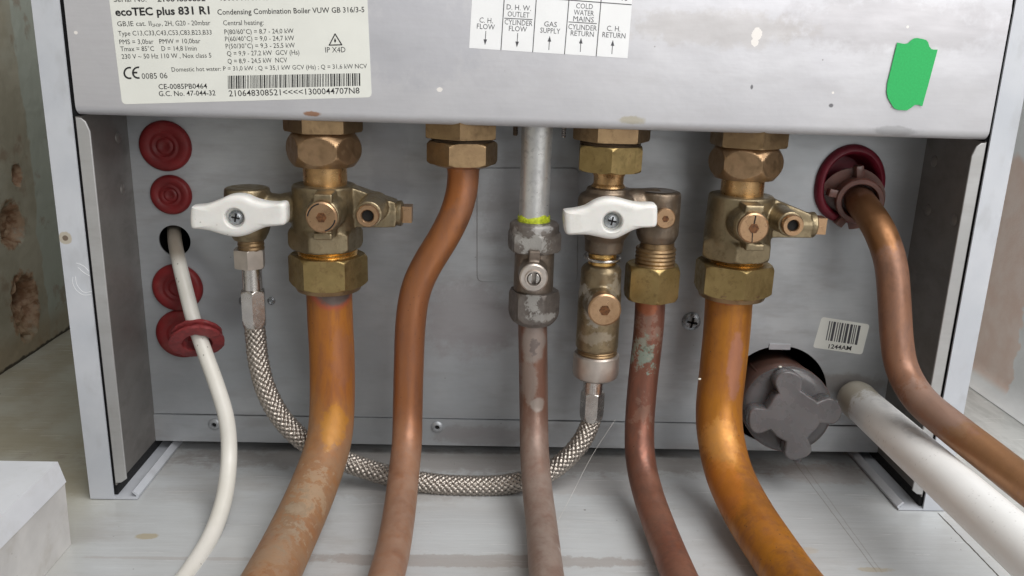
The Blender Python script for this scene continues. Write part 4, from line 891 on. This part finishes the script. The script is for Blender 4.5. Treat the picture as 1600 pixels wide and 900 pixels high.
# ------------------------------------------------------------------ waste pipe
A = P(1336, 622, .4490); Bq = P(1650, 903, .258); d = (Bq - A).normalized(); rw = .0106
bm = bmesh.new(); lathe(bm, [(-.0035, rw * .25), (-.0032, rw * .55), (-.0020, rw * .82), (.0, rw * 1.0), (.004, rw * 1.05), (.012, rw * 1.02), (.014, rw), ((Bq - A).length, rw)], A, d, 64)
tag(ob('waste_pipe', bm, M['pvc'], sharp=60), 'white plastic waste pipe running from the back plate to the lower right', 'pipe')
# ------------------------------------------------------------------ white box at lower left
BX = empty('trunking_box', (-.26, .30, 0), 'white plastic surface box with a lid in the lower left corner', 'box')
bm = bmesh.new(); box(bm, -.345 + .002, -.1945, .02, .3570, 0.0002, .0330)
for v in bm.verts:
    if v.co.z < .01 and v.co.x > -.3: v.co.x -= .0008
bev(bm, .0008); ob('box_base', bm, M['trunk2'], BX, 40)
bm = bmesh.new(); box(bm, -.345 + .002, -.1940, .021, .3574, .0332, .0442)
for v in bm.verts:
    if v.co.z > .04: v.co.x -= .0022 if v.co.x > -.3 else 0; v.co.y -= .001 if v.co.y > .1 else 0
bev(bm, .0007, 3); ob('box_lid', bm, M['trunk'], BX, 40)
# ------------------------------------------------------------------ scratches on the left side panel
bm = bmesh.new()
for pts in ([(114, 433), (113, 440), (118, 452), (130, 461), (142, 460)], [(118, 432), (120, 445), (131, 457), (143, 455)], [(119, 411), (130, 415), (139, 424)], [(122, 418), (131, 426), (140, 431)]):
    tube(bm, smooth_path([P(x, y, YF - .00002) for x, y in pts], .001, 1), .00009, 6)
ob('scratch', bm, M['label2'], bpy.data.objects['side_panel'])
# ------------------------------------------------------------------ crumbs and cobweb
cu_ = 0
for px, py, Yc, r_, lab in ((833, 767, .3765, .0007, 'tiny pale crumb stuck on the dusty copper pipe below the gas cock'), (1219, 573, .4255, .0009, 'tiny pale crumb lying on the brown trap body'), (1093, 592, .405, .0008, 'tiny pale flake clinging to the left edge of the golden pipe')):
    bm = bmesh.new(); bmesh.ops.create_icosphere(bm, subdivisions=2, radius=r_)
    for v in bm.verts: v.co = Vector((v.co.x * 1.1, v.co.y, v.co.z * .6)) * (1 + .4 * mnoise.noise(v.co * 2500)) + P(px, py, Yc)
    tag(ob('crumb', bm, M['chip']), lab, 'crumb')

bm = bmesh.new(); tube(bm, smooth_path([P(962, 655, .412), P(925, 712, .405), P(895, 770, .39), P(868, 822, .368)], .004), 0.00008, 6); tag(ob('cobweb_thread', bm, M['web']), 'fine pale cobweb thread slanting between the dusty gas pipe and the dark pipe', 'cobweb')
